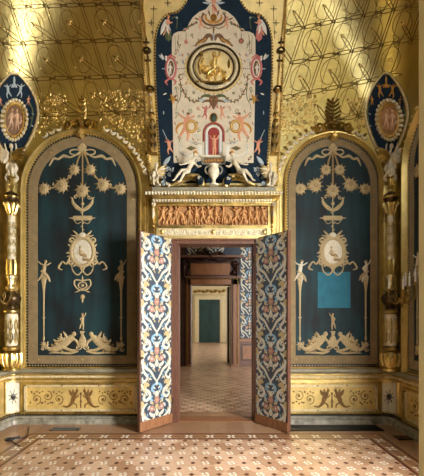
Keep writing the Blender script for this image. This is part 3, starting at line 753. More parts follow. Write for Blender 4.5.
SIDEC = 3.90
def SIDE(u, v, h):
    z = EYE + (HY - v) / 70; return Vector((XR - .002 - inset(z) - h, SIDEC - (u - 332.5) / 70, z))
def dado_panel(M, a, b, label):
    t = thing('dado_panel', label, 'panel', M((a + b) / 2, 411, .03), 'gilded dado panels')
    def fr(x0, x1, y0, y1, w, h0, h1, m, nm):
        R = Relief(M)
        for (p, q, r, s) in ((x0, x1, y0, y0 + w), (x0, x1, y1 - w, y1), (x0, x0 + w, y0 + w, y1 - w), (x1 - w, x1, y0 + w, y1 - w)): R.plate([(p, r), (q, r), (q, s), (p, s)], m, h0, h1)
        return R.done(nm, t, False)
    fr(a, b, 381.8, 412.6, 2.2, .03, .058, GOLD, 'outer_moulding')
    f = fr(a + 3.2, b - 3.2, 383.6, 410.8, 2.6, .03, .052, CREAMG, 'cream_frame')
    R = Relief(M, .05, .058)
    for k in range(4):
        q = a + 4.5 + (b - a - 9) * k / 3
        for y in (384.9, 409.5): R.burst(q, y, .9, BRONZE, 4)
    R.done('stud', t, split=True)
    R = Relief(M); R.plate([(a + 5.8, 386.2), (b - 5.8, 386.2), (b - 5.8, 408.2), (a + 5.8, 408.2)], mat('gilded dado field', (.70, .52, .19), .42, .4, .18, 8, .1, 90), .03, .036); R.done('field', t, False)
    R = Relief(M, .036, .042); c = (a + b) / 2; m = mat('brown gilt arabesque', (.20, .105, .03), .5, .3, .3, 30)
    for s in (-1, 1):
        # rearing griffin whose tail runs out into a rinceau
        R.stroke(cr([(c + s * 4, 391), (c + s * 5.5, 394), (c + s * 7.5, 398), (c + s * 9, 402), (c + s * 13, 406), (c + s * 18, 405.5)], 4), [1.1, 1.9, 2.3, 1.8, 1.0, .5], m)
        R.ell(c + s * 3.6, 390, 1.6, 1.4, m); R.leaf(c + s * 3.6, 389, -PI / 2 + s * .3, 2.5, .5, m)
        R.leaf(c + s * 8, 396, -PI / 2 + s * .5, 8, 1.6, m); R.leaf(c + s * 7, 395, -PI / 2 + s * .1, 7, 1.2, m)
        R.stroke(cr([(c + s * 7, 397), (c + s * 3.6, 396.5), (c + s * 2.2, 394)], 3), .6, m); R.stroke(cr([(c + s * 8, 402), (c + s * 4.5, 404), (c + s * 4, 407)], 3), .7, m)
        x = c + s * 18; k = 0
        while abs(x - c) < (b - a) / 2 - 11:
            up = (-1) ** k
            R.scroll(x + s * 4, 397 + up * 1.5, 5.2, PI / 2 * (1 + (up if s > 0 else -up) * 0) * up, 1.35 * s * up, m, .38)
            R.burst(x + s * 4, 397 + up * 1.5, 1.5, m, 5)
            for j in range(4): R.leaf(x + s * (j * 2.7), 397 - up * (5.5 - j * .4), (up * .8 if j % 2 else -up * .8) + (0 if s > 0 else PI), 2.3, .7, m)
            for j in range(2): R.burst(x + s * (9 + j), 391 + 11 * j, 1.1, m, 5)
            x += s * 11; k += 1
    R.stroke([(c, 407), (c, 394)], [.8, .5], m); R.burst(c, 393, 1.7, m, 6); R.leaf(c, 403, -PI / 2, 5, 1.2, m)
    R.done('arabesque', t)
    return t
dado_panel(FRONT, 22.6, 141, 'long gilded dado panel with brown griffins left of the doorway')
dado_panel(FRONT, 283, 379, 'gilded dado panel with griffins right of the doorway, behind the floor grate')
dado_panel(SIDE, 281.5, 383.5, 'gilded dado panel on the right side wall beside the near jamb')
for (a, b, c, lb) in ((3.6, 20.6, 12.4, 'white rosette panel in the dado under the left gilded column'), (381.4, 399.4, 390.2, 'white rosette panel in the dado under the right gilded column')):
    t = thing('rosette_panel', lb, 'panel', SURF(c, 412, .03), 'rosette panels under the columns')
    R = Relief(SURF); nx = 6
    i = R.mi(mat('white dado paint', (.72, .68, .54), .45, 0, .06, 9)); g = [[R.bm.verts.new(R.M(a + (b - a) * k / nx, y, h)) for k in range(nx + 1)] for y, h in ((382.5, .03), (382.6, .042), (413, .042), (413.1, .03))]
    for r0, r1 in zip(g, g[1:]):
        for k in range(nx): R.face((r0[k], r0[k + 1], r1[k + 1], r1[k]), i)
    R.done('board', t, 30)
    R = Relief(SURF, .042, .056); R.burst(c, 396.3, 4.0, mat('steel blue rosette', (.10, .11, .12), .4, .5, .3, 40), 9, inner=.75); R.ell(c, 396.3, 2, 1.7, BRONZE, .05, .07)
    for k in range(8):
        an = 2 * PI * k / 8 + .2; R.leaf(c + 3.6 * math.cos(an), 396.3 + 3.6 * math.sin(an), an, 2.6 + 1.5 * abs(math.sin(an)), .5, GOLDD)
    R.done('rosette', t)
    R = Relief(SURF, .03, .056)
    for x in (a - 1.2, b + 1.2): R.stroke([(x, 381.5), (x, 397), (x, 413.5)], .9, GOLD)
    R.done('gilt_edge', t)

MXC = 213.6
# ================================================================== ARCHED VELVET PANELS
def archpath(cx, cy, r, yb, n=28, rb=None):
    return [(cx - r, yb)] + seg((cx - r, yb), (cx - r, cy), 6)[1:-1] + [(cx - r * math.cos(PI * k / n), cy - r * math.sin(PI * k / n)) for k in range(n + 1)] + seg((cx + r, cy), (cx + r, yb), 6)[1:]
def arched_panel(M, cx, cy, rv, rb, rd, rg, label, sx, patch=None, crest='plume'):
    yv, yb_, yd = 355.4, 363.8, 366.6
    t = thing('arched_panel', label, 'panel', M(cx, 369, 0), 'arched velvet wall panels')
    def loft(prof, m, nm, parent=t):                          # prof: (radius, bottom y, height)
        R = Relief(M); i = R.mi(m); cs = [R.vs(archpath(cx, cy, r, y), h) for r, y, h in prof]
        for a, b in zip(cs, cs[1:]):
            R.bridge(a, b, i)
        return R.done(nm, parent, 40)
    R = Relief(M); i = R.mi(VELVET); p = R.vs(archpath(cx, cy, rv + .5, yv + .5), .012); R.face(p, i)
    bmesh.ops.triangulate(R.bm, faces=R.bm.faces[:]); R.done('velvet_field', t, False)
    loft([(rv, yv, .010), (rv, yv, .02), (rv + .6, yv + .6, .022), (rb - .6, yb_ - .6, .022), (rb, yb_, .012)], TAN, 'braid_border')
    R = Relief(M, .018, .03); i = R.mi(BLACKD); cs = [R.vs(archpath(cx, cy, r, y), h) for r, y, h in ((rb, yb_, .01), (rb, yb_, .018), (rd, yd, .018), (rd, yd, .01))]
    for a, b in zip(cs, cs[1:]): R.bridge(a, b, i)
    rr = (rb + rd) / 2 + .1; path_ = archpath(cx, cy, rr, (yb_ + yd) / 2, 40)
    L = 0; pts = []; step = 2.9
    allp = path_ + seg(path_[-1], path_[0], 10)[1:]
    for a, b in zip(allp, allp[1:]):
        d = math.dist(a, b)
        while L < d: pts.append((a[0] + (b[0] - a[0]) * L / d, a[1] + (b[1] - a[1]) * L / d)); L += step
        L -= d
    R.dots(pts, .62, GOLDP); R.done('bead_trim', t)
    w = rg - rd
    loft([(rd, yd, .0), (rd, yd, .035), (rd + w * .12, yd + .3, .048), (rd + w * .3, yd + .8, .04), (rd + w * .36, yd + 1, .05), (rd + w * .6, yd + 1.6, .085), (rd + w * .78, yd + 2, .09), (rd + w * .92, yd + 2.4, .07), (rg, yd + 2.8, .03), (rg, yd + 2.8, .014)], GOLDM, 'gilt_moulding')
    # little flowers woven into the braid
    R = Relief(M, .021, .026); rm = (rv + rb) / 2
    for y in (200, 245, 303, 346):
        for s in (-1, 1): R.burst(cx + s * rm, y, 2.6, APPLD, 4, inner=.35)
    for q in (-.35, .35): R.burst(cx + rm * math.sin(q * 2), cy - rm * math.cos(q * 2), 2.4, APPLD, 5, inner=.4)
    for s in (-1, 0, 1): R.burst(cx + s * rv * .98, (yv + yb_) / 2, 2.4, APPLD, 4, inner=.4)
    R.done('braid_flower', t, split=True)
    # ---- embroidery
    def X(d): return cx + d * sx
    H0, H1 = .012, .019
    def part(nm, parent=t): return Relief(M, H0, H1), nm, parent
    def fin(R, nm, parent=t): return R.done(nm, parent)
    R = Relief(M, H0, .024)
    for k in range(9):
        an = PI * (.06 + .88 * k / 8); R.leaf(cx, 147, an, 6.2 - 1.2 * abs(k - 4) / 4, 1.1, APPL, .02, .03)
    R.ell(cx, 146.5, 3, 2.4, APPL, .02, .032)
    for s in (-1, 1):
        R.ring(cx + s * 7.5 * sx, 152.6, 5.2 * sx, 2.7, .75, APPL, n=16)
        R.stroke(cr([(cx + s * 2, 152), (cx + s * 11 * sx, 157.5), (cx + s * 19 * sx, 156.3), (cx + s * 24 * sx, 159.5), (cx + s * 29 * sx, 159), (cx + s * 33 * sx, 166.5)], 4), [.5, .9, 1.5, 1.0, 1.4, .4], APPL)
    fin(R, 'embroidered_bow')
    R = Relief(M, H0, .017)
    for s in (-1, 1):
        R.stroke(cr([(cx, 151), (cx + s * 4.5 * sx, 160), (cx + s * 8 * sx, 170), (cx + s * 21 * sx, 185), (cx + s * 38 * sx, 189.5)], 5), .9, APPLD)
        for k in range(12):
            q = k / 11; R.leaf(cx + s * (9 + 28 * q) * sx, 172 + 17 * q ** .6, (.9 if k % 2 else -2.3) + (0 if s > 0 else .9), 3.2, .8, APPL)
    R.stroke([(cx, 150), (cx, 190)], .8, APPLD); R.stroke([(cx, 196), (cx, 236)], .55, APPL)
    for k in range(6): R.leaf(cx, 214 + 3.4 * k, -PI / 2 + (.9 if k % 2 else -.9), 2.6, .5, APPL)
    fin(R, 'embroidered_stem')
    for (dx, y, r) in ((-8, 170, 6.3), (8, 170, 6.3), (-20.5, 186, 7.8), (20.5, 185, 7.8), (-38.2, 189.2, 6.6), (38.2, 189.2, 6.6), (0, 191, 7.8)):
        R = Relief(M, H0, .026)
        for k in range(10):
            an = 2 * PI * k / 10 + .1; R.leaf(X(dx), y, an, r * 1.08, r * .13, APPLD, H0, .018)
        R.burst(X(dx), y, r * .86, APPL, 11, inner=.78, rot=dx, mc=APPLD); R.burst(X(dx), y, r * .5, APPL, 8, .02, .03, .8)
        fin(R, 'embroidered_flower')
    R = Relief(M, H0, .022)
    for s in (-1, 1):
        R.stroke(cr([(cx + s * 10, 198), (cx + s * 9.4, 203), (cx + s * 5, 208), (cx, 211)], 5), [.4, 1.5, 2.0, 1.3], APPL)
        for k in range(5): R.leaf(cx + s * (9.6 - k * 1.2), 200 + k * 2.2, -PI / 2 + s * (.7 + .1 * k), 3.4, .6, APPL)
        R.scroll(cx + s * 6.8, 197.5, 2.4, 0, s, APPL, .5)
    R.burst(cx, 204, 2.2, APPL, 8)
    fin(R, 'embroidered_crescent')
    R = Relief(M, H0, .020)
    R.blob([(cx - 9, 216), (cx + 9, 216), (cx + 10.5, 218.3), (cx + 9, 220.6), (cx - 9, 220.6), (cx - 10.5, 218.3)], APPL, k=.8)
    for s in (-1, 1): R.leaf(cx + s * 9, 218.3, 0 if s > 0 else PI, 4.5, .6, APPL); R.stroke(cr([(cx + s * 8, 221), (cx + s * 5, 224), (cx + s * 1, 222)], 3), .4, APPL)
    fin(R, 'embroidered_tablet')
    # medallion
    R = Relief(M, H0, .026); my = 252
    for k in range(18):
        an = 2 * PI * k / 18; R.leaf(cx + 11 * math.cos(an), my + 13 * math.sin(an), an + .3 * (-1) ** k, 5.4, 1.2, APPL)
    for s in (-1, 1):
        R.scroll(cx + s * 11, my - 11, 4.2, PI / 2, s * 1.1, APPL, .9); R.scroll(cx + s * 12, my + 10, 4, -PI / 2, -s * 1.1, APPL, .9)
        R.leaf(cx + s * 3, my - 15, -PI / 2 + s * .8, 9, 1.1, APPL); R.leaf(cx + s * 2, my - 14, -PI / 2 + s * 1.3, 10, 1, APPL)
        R.stroke(cr([(cx + s * 12, my + 4), (cx + s * 16, my + 12), (cx + s * 20, my + 10), (cx + s * 24, my + 16), (cx + s * 20, my + 18)], 4), [1.0, .9, .8, 1.1, .5], APPL)
    R.ell(cx, my - 16.5, 3.6, 3.0, APPLW, H0, .028)
    R.ring(cx, my, 11.2, 13.8, 2.2, APPL, H0, .032); 
    md = fin(R, 'embroidered_medallion')
    R = Relief(M, .014, .024); R.ell(cx, my, 9.6, 12.2, APPLW, k=.9); fin(R, 'white_oval', md)
    R = Relief(M, .024, .034); R.person(cx - 1, my + 2.5, 15, 'sit', APPL, APPLD, APPLD); R.ell(cx + 4, my + 8, 4, 1.5, APPLD); fin(R, 'little_figure', md)
    # swag and urn below it
    R = Relief(M, H0, .020)
    for s in (-1, 1):
        R.dots(cr([(cx + s * 11, 264), (cx + s * 9.5, 271), (cx + s * 5, 275), (cx + s * 1, 272), (cx + s * .5, 268)], 4), .9, APPL)
    fin(R, 'embroidered_swag'); R = Relief(M, H0, .020)
    for s in (-1, 1):
        R.stroke(cr([(cx, 281), (cx + s * 7, 280), (cx + s * 8, 285), (cx + s * 3.5, 290), (cx, 290)], 4), .8, APPL); R.leaf(cx + s * 3, 291, s * .3 if s > 0 else PI - .3, 5, .7, APPL)
    R.ring(cx, 285.5, 4.2, 3.2, .7, APPL); R.ell(cx, 285.5, 1.8, 1.5, APPL); R.leaf(cx, 281, -PI / 2, 5, .9, APPL)
    R.burst(cx, 297, 3, APPL, 7); R.leaf(cx, 298, PI / 2, 5, 1, APPL)
    if not patch: fin(R, 'embroidered_urn')
    else: R.bm.free()
    # two figures on tapering stands
    for s in (-1, 1):
        u = X(s * 38.6)
        R = Relief(M, H0, .026); R.person(u, 272, 24, 'dance' if s < 0 else 'raise', APPLW if sx < 1 else APPL, APPLD, APPL, mir=-s, fat=.85)
        R.blob([(u - 3.4, 276), (u + 3.4, 276), (u + 2, 284), (u + .9, 292), (u - .9, 292), (u - 2, 284)], APPL, H0, .024)
        f = fin(R, 'embroidered_figure')
        R = Relief(M, H0, .020); R.stroke(seg((u, 288), (u, 341), 5), [1.1, .8, .6], APPL); R.ell(u, 317.5, 1.7, .8, APPL); R.burst(u, 344.5, 4, APPL, 8, inner=.5); R.leaf(u, 341, -PI / 2, 6, 1.2, APPL)
        fin(R, 'stand', f)
    # the group at the foot: a putto on a vase between two reclining creatures
    R = Relief(M, H0, .026); R.person(cx, 321.5, 17, 'raise', APPL, APPLD, None, 1 if sx < 1 else -1); R.blob([(cx - 2.6, 331), (cx + 2.6, 331), (cx + 1, 334), (cx + 3.4, 339), (cx + 5, 345), (cx, 348), (cx - 5, 345), (cx - 3.4, 339), (cx - 1, 334)], APPL)
    R.scroll(cx - 4, 347, 3, 0, 1, APPL, .6); R.scroll(cx + 4, 347, 3, PI, -1, APPL, .6)
    fin(R, 'embroidered_putto')
    for s in (-1, 1):
        R = Relief(M, H0, .026); Q = lambda d, y: (X(s * d), y)
        R.stroke(cr([Q(9, 336), Q(13, 339), Q(19, 344), Q(27, 348.5), Q(33, 349), Q(36, 346), Q(34, 344)], 5), [2.2, 3.6, 4.0, 3.0, 1.8, 1.2, .8], APPL)
        R.ell(*Q(8.6, 334), 2.3, 2.5, APPL); R.stroke(cr([Q(11, 338), Q(6, 341), Q(4, 345)], 3), 1.3, APPL); R.stroke(cr([Q(20, 347), Q(12, 350), Q(6, 350)], 3), [1.8, 1.3, .8], APPL)
        R.leaf(*Q(15, 339), -PI / 2 + s * .5, 8.5, 1.5, APPL); R.leaf(*Q(17, 341), -PI / 2 + s * .9, 8, 1.3, APPL)
        for k in range(6): R.leaf(*Q(10 + 4.3 * k, 352.5), (-PI / 2) + s * .9 * (-1) ** k, 4, .7, APPLD)
        R.scroll(*Q(39, 349), 2.6, 0, s, APPL, .5)
        R.person(X(s * 22), 341, 15, 'sit', APPL, APPLD, APPLD, s, H0 + .006, .03, 1.15)
        R.stroke(cr([Q(4, 351), Q(12, 353), Q(24, 352.5), Q(33, 353)], 4), [.8, 1.2, 1.0, .4], APPL)
        for k in range(4): R.leaf(*Q(14 + 4 * k, 343), -PI / 2 + s * (.3 * k - .3), 6.5 - k * .6, 1.2, APPL)
        R.leaf(*Q(36, 347), -PI / 2 - s * .3, 6, 1, APPL); R.burst(*Q(30, 345), 1.8, APPLD, 6)
        fin(R, 'embroidered_creature')
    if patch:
        R = Relief(M); a, b, c, d = patch; R.plate([(a, c), (b, c), (b, d), (a, d)], VELVETB, .011, .0128); fin(R, 'bright_square')  # a brighter, bluer rectangle laid on the velvet
    # ---- gilded lace along the extrados and the crest on top
    MS = SURF if M is FRONT else M
    for s in (-1, 1):
        R = Relief(MS, .012, .034)
        for k in range(10 if s * (cx - MXC) < 0 else 4):
            an = .24 + .115 * k; r = rg + 3.6
            u, v = cx + s * r * math.sin(an), cy - r * math.cos(an)
            R.leaf(u, v, -PI / 2 + s * (an + .9), 5.4, 1.6, IVORY); R.leaf(u, v, -PI / 2 + s * (an - .5), 4.8, 1.3, IVORY if k % 3 == 0 else CREAMG); R.scroll(u + s * .6, v - 1.2, 1.7, 0, s, GOLDB, .5)
            R.scroll(cx + s * (r + 5.5) * math.sin(an), cy - (r + 5.5) * math.cos(an), 1.8, PI, -s, GOLD, .5)
        R.done('scroll_lace', t)
    yt = cy - rg
    R = Relief(MS, .014, .075)
    for s in (-1, 1):
        R.scroll(cx + s * 14.5, yt - 5, 5.2, PI / 2, s * 1.4, GOLD, 1.2); R.scroll(cx + s * 7, yt - 5.5, 4.0, PI / 2, -s * 1.4, GOLD, 1.1)
        R.stroke(cr([(cx, yt - 2), (cx + s * 8, yt - .5), (cx + s * 16, yt - 1), (cx + s * 20, yt - 4)], 4), [1.8, 1.6, 1.2, .5], GOLD)
        R.stroke(cr([(cx, yt - 9), (cx + s * 6, yt - 10), (cx + s * 11, yt - 8)], 4), [1.6, 1.4, .8], GOLDD)
    R.burst(cx, yt - 5.5, 4, GOLDD, 8, .02, .09); R.ell(cx, yt + 4.6, 3.2, 3.4, GOLDB, .03, .12); R.leaf(cx, yt + 1, PI / 2, 8, 2, GOLDB, .03, .12)
    for s in (-1, 1): R.leaf(cx, yt + 3, PI / 2 + s * .9, 6, 1.4, GOLD, .03, .1)
    cst = R.done('crest', t)
    R = Relief(MS, .014, .045)
    R.stroke([(cx, yt - 9), (cx, yt - 34)], [.9, .4], GOLDD)
    for k in range(6):
        y = yt - 12 - 3.7 * k
        for s in (-1, 1):
            wd = 7.4 - .75 * abs(k - 1.5)
            if crest == 'plume': R.leaf(cx, y + 2, -PI / 2 + s * 1.05, wd, 1.9, GOLDD if k % 2 else GOLD, bend=-s * .35)
            else: R.stroke(cr([(cx, y), (cx + s * wd * .45, y - .6), (cx + s * wd, y - 3.4)], 3), [.5, .8, .9], GOLDD); R.ell(cx + s * wd, y - 3.4, 1, .8, GOLDD, n=8)
    R.leaf(cx, yt - 30, -PI / 2, 6, 1.2, GOLDD)
    R.done('palmette', cst)
    return t
arched_panel(FRONT, 82.8, 190.8, 44.5, 54.2, 55.8, 59.5, 'wide dark teal velvet arched panel left of the doorway with gold embroidery', 1.0)
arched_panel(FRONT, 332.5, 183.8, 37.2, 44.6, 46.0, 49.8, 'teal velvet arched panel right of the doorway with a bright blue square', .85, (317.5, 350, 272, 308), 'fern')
arched_panel(SIDE, 332.5, 183.8, 37.2, 44.6, 46.0, 49.8, 'teal velvet arched panel on the right side wall, half hidden by the near jamb', .85, None, 'fern')

# ================================================================== CORNER COLUMNS, STATUES, ROUNDELS, SCONCES
def corner_column(px, label):
    c = hit(px, 300, .155); Y = c.y; z = lambda py: zz(py, Y); m = Y / F
    t = thing('candelabrum_column', label, 'column', (c.x, c.y, .775), 'gilded candelabrum columns in the corners')
    C2 = (c.x, c.y)
    def L(nm, prof, mm, n=22, **k):
        bm = bmesh.new(); lathe(bm, C2, [(r * m, z(y)) for r, y in prof], n, **k); return link(nm, bm, mm, t, 50)
    b = bmesh.new(); lathe(b, C2, [(8.2 * m, .777), (8.3 * m, z(368)), (6.5 * m, z(367)), (7.4 * m, z(364)), (8.6 * m, z(359)), (7.8 * m, z(354)), (6.4 * m, z(351.5)), (5 * m, z(350.6))], 24); base = link('base', b, GOLD, t)
    bm = bmesh.new()
    for k in range(12):
        a = 2 * PI * k / 12; d = Vector((math.cos(a), math.sin(a), 0))
        tube(bm, [Vector((*C2, 0)) + d * (r * m) + Vector((0, 0, z(y))) for r, y in cr([(6.6, 366), (8.3, 363), (9.2, 358), (8.6, 353.5), (7.6, 354.5)], 3)], [.011, .016, .018, .016, .013, .012, .011, .010, .012, .013, .013, .012, .010], 6)
    link('acanthus', bm, GOLDB, base)
    L('lower_ring', [(5, 350.6), (7.4, 350), (7.8, 348), (7.2, 346.4), (5.4, 345.6)], GOLDD)
    L('lower_shaft', [(5.3, 345.8), (5.6, 340), (6.0, 318), (5.4, 314)], IVORY, 24)
    bm = bmesh.new()
    for k in range(8):
        a = 2 * PI * (k + .5) / 8; d = Vector((math.cos(a), math.sin(a), 0)); e = Vector((-math.sin(a), math.cos(a), 0))
        P = lambda s, y, r=6.0: Vector((*C2, 0)) + d * (r * m) + e * (s * m) + Vector((0, 0, z(y)))
        for sg in (-1, 1):
            tube(bm, [P(sg * s, y) for s, y in cr([(0, 343), (1.7, 339), (1.4, 334), (.2, 331), (1.6, 327), (1.3, 322), (0, 319)], 2)], .0055, 5)
        tube(bm, [P(0, 343), P(0, 318)], .007, 5); stud(bm, P(0, 331, 6.1), .017); stud(bm, P(0, 322, 6.0), .012); stud(bm, P(0, 339, 5.8), .012)
    link('gilt_candelabra_ornament', bm, GOLD, t)
    L('upper_ring', [(5.2, 314), (7.2, 313), (7.6, 311.5), (7.0, 310), (5.0, 309)], GOLD)
    L('bowl', [(4.4, 309), (4, 306.5), (6, 305), (8.4, 301), (8.8, 297.5), (7.4, 294.5), (4.6, 293), (3.6, 291)], BRONZE, 24)
    L('lower_capital', [(3.4, 291.5), (5.4, 289.5), (5.8, 287.5), (3.8, 286), (3.4, 282), (4.6, 279), (5.2, 276.5), (4.2, 275)], GOLDB)
    L('fluted_drum', [(4.0, 275.2), (4.4, 274), (4.3, 261), (4.0, 259.6)], GOLD, 40, flute=10, fl=.1)
    L('upper_shaft', [(3.5, 259.8), (3.6, 256), (3.3, 222), (2.9, 216)], IVORY, 20)
    bm = bmesh.new()
    for k in range(6):
        a = 2 * PI * (k + .5) / 6; d = Vector((math.cos(a), math.sin(a), 0)); e = Vector((-math.sin(a), math.cos(a), 0))
        P = lambda s, y, r=3.5: Vector((*C2, 0)) + d * (r * m) + e * (s * m) + Vector((0, 0, z(y)))
        for y in (253, 243, 234, 226):
            for sg in (-1, 1): tube(bm, [P(sg * .3, y + 3.5), P(sg * 1.6, y + 1), P(sg * .3, y - 2), P(sg * .9, y - 3.4)], .0055, 5)
            stud(bm, P(0, y + .4, 3.5), .011)
    link('gilt_vine_ornament', bm, GOLD, t)
    L('capital', [(2.9, 216), (2.7, 213), (4.2, 211), (5.0, 208), (6.4, 204.5), (5.6, 203.4), (3.2, 203)], GOLD)
    bm = bmesh.new()
    for k in range(8):
        a = 2 * PI * k / 8; d = Vector((math.cos(a), math.sin(a), 0))
        tube(bm, [Vector((*C2, 0)) + d * (r * m) + Vector((0, 0, z(y))) for r, y in cr([(3, 214), (4.6, 210), (5.6, 206), (7.2, 204.2), (7, 206)], 2)], .013, 6)
    link('capital_leaves', bm, GOLDB, t)
    L('globe', [(3, 203.2), (3.6, 202.6), (5.8, 201), (6.8, 197.6), (5.9, 194.4), (3.4, 192.4), (1.8, 191.6)], BRONZE, 22)
    L('globe_collar', [(6.6, 198.6), (7.2, 198.1), (7.2, 197.1), (6.6, 196.6)], GOLD)
    L('stem', [(1.8, 191.8), (1.2, 189), (2.4, 187.6), (1.2, 185), (1.0, 178.5), (2.8, 177.4), (2.8, 176.2)], GOLD, 14)
    return c
def winged_figure(px, sd, label):
    c = hit(px, 300, .125); Y = c.y
    M = lambda u, v, h: Vector((c.x + (u - px) * Y / F, c.y - h, zz(v, Y)))
    t = thing('winged_figure', label, 'statue', M(px, 176, 0), 'winged figures carrying the roundels')
    r = Y / F
    P = lambda u, v, h=0.: M(px + u, v, h)
    body = [[(P(0, 155), 2.0 * r), (P(.3, 159.5), 2.3 * r), (P(0, 163), 1.9 * r), (P(.2, 167), 2.5 * r), (P(0, 173), 2.2 * r), (P(-.2, 176.2), 1.7 * r)],
            [(P(0, 152.6, .01), 1.1 * r), (P(.2, 149.6, .02), 1.05 * r)], [(P(.4, 147.6, .03), 2.0 * r), (P(.4, 146.4, .03), 1.9 * r)],
            [(P(-2, 154.6), 1.2 * r), (P(-4.6, 151.6, .02), 1.0 * r), (P(-5.2, 147, .04), .75 * r), (P(-5, 145.8, .05), .8 * r)],
            [(P(2.2, 154.6), 1.2 * r), (P(5, 151.8, .02), 1.0 * r), (P(5.8, 147, .04), .75 * r), (P(5.7, 145.8, .05), .8 * r)],
            [(P(-1.2, 166), 1.9 * r), (P(-1.8, 171, .03), 1.6 * r), (P(-2, 176, .02), 1.4 * r)], [(P(1.3, 166), 1.9 * r), (P(2.2, 170.5, .05), 1.7 * r), (P(1.8, 176, .03), 1.4 * r)]]
    fuse('figure', body, .006, STATUE, t)
    for s in (-1, 1):
        R = Relief(lambda u, v, h: M(u, v, h + .035), 0, .03)
        for k in range(7):
            R.leaf(px + s * 2, 155 + k * .6, (-.75 + k * .24) if s > 0 else PI + .75 - k * .24, 15 - k * 1.3, 1.5, GOLD if s == sd else STATUE, 0, .02 + .004 * k, bend=s * .35)
        R.done('wing', t)
    R = Relief(lambda u, v, h: M(u, v, h - .01), 0, .05)
    for s in (-1, 1): R.stroke(cr([(px + s * 2.5, 163), (px + s * 4.6, 168), (px + s * 3, 173), (px + s * 5.5, 178), (px + s * 3.8, 182)], 4), [.6, 1.3, 1.1, 1.2, .3], STATUE)
    R.done('drapery', t)
corner_column(11.6, 'gilded candelabrum column left of the wide velvet panel')
corner_column(390.6, 'gilded candelabrum column between the right velvet panel and the side wall')
winged_figure(12, 1, 'small ivory winged figure on top of the left gilded column')
winged_figure(390, -1, 'small ivory winged figure on top of the right gilded column')

def roundel(cx, ccx, sgn, label, warm):
    t = thing('painted_roundel', label, 'painting', SURF(ccx, 150, 0), 'pointed roundels in the vault corners')
    R = Relief(SURF)
    W = 22.8 if sgn > 0 else 26.5
    def hw(y):
        q = (y - 71) / 41
        if y <= 112: return W * math.sin(min(1, q) * PI / 2) ** .8 * .97 + .3
        q = (y - 112) / 42; return W * (1 - .62 * q ** 1.7)
    ys = [71 + 83 * (k / 26) for k in range(27)]
    edge = lambda d: ((lambda y: cx - max(.05, hw(y) - d)), (lambda y: cx + max(.05, hw(y) - d)))
    a, b = edge(0); R.rows(ys, a, b, CREAMG, .008, .02, 8); R.done('border', t)
    R = Relief(SURF); a, b = edge(1.5); R.rows([73.5] + ys[2:], a, b, GOLDD, .02, .026, 8); R.done('inner_line', t)
    R = Relief(SURF); a, b = edge(2.4); R.rows([75] + ys[2:], a, b, NAVY, .026, .03, 8); R.done('navy_ground', t)
    R = Relief(SURF, .03, .034); mg = SKYB if not warm else OCHRE
    for s in (-1, 1):
        R.person(cx + s * 6.5, 91, 15, 'dance', mg, BROWN, None, s); R.leaf(cx + s * 3, 88, -PI / 2 - s * .6, 7, 1.2, mg)
        R.person(cx + s * 15, 101, 10, 'walk', FLESH if not warm else mg, BROWN, None, s); R.stroke(cr([(cx + s * 17, 104), (cx + s * 20, 112), (cx + s * 19.5, 121), (cx + s * 17.5, 129)], 4), [.4, .9, .8, .3], GREEN)
        for k in range(4): R.leaf(cx + s * (18.5 + .6 * math.sin(k)), 108 + 6 * k, (.6 if k % 2 else -2.2), 3, .8, SKYB if k % 2 else GREEN)
    R.leaf(cx, 84, -PI / 2, 8, 1.2, mg); R.burst(cx, 86, 2.4, mg, 6)
    R.done('painted_dancers', t)
    R = Relief(SURF, .03, .05); cy = 120.5
    i = R.ring(ccx, cy, 13.2, 18.6, 2.6, GOLDD, .03, .045)
    R.done('oval_frame', t)
    R = Relief(SURF, .04, .075)
    for k in range(26):
        an = 2 * PI * k / 26; R.ell(ccx + 14.6 * math.cos(an), cy + 20.3 * math.sin(an), 1.9, 1.9, IVORY if k % 2 else CREAMG, n=8)
    R.dots([(ccx + 12.0 * math.cos(2 * PI * k / 40), cy + 17 * math.sin(2 * PI * k / 40)) for k in range(40)], .55, GOLDB, .035, .055)
    R.done('shell_garland', t)
    R = Relief(SURF, .03, .05); R.ring(ccx, cy, 10.8, 15.6, 1.0, GOLDB, .03, .055); R.done('gilt_rim', t)
    R = Relief(SURF, .03, .038); R.ell(ccx, cy, 10.2, 15, BROWN if not warm else TERRAG, k=.9, n=24); cm = R.done('cameo', t)
    R = Relief(SURF, .036, .056)
    m = mat('flesh cameo relief', (.62, .40, .26), .55, 0, .2, 30)
    R.person(ccx - 3.4, 119.5, 22, 'walk', m, TERRA, None, 1); R.person(ccx + 3.6, 120, 22, 'stand', m, TERRA, None, -1); R.person(ccx + 7, 124, 13, 'sit', m, TERRA, None, -1)
    R.done('cameo_figures', cm)
    return t
roundel(13.5, 13.2, -1, 'pointed navy roundel with an oval cameo over the left column', False)
roundel(387, 390.5, 1, 'pointed navy roundel with an oval cameo over the right column', True)

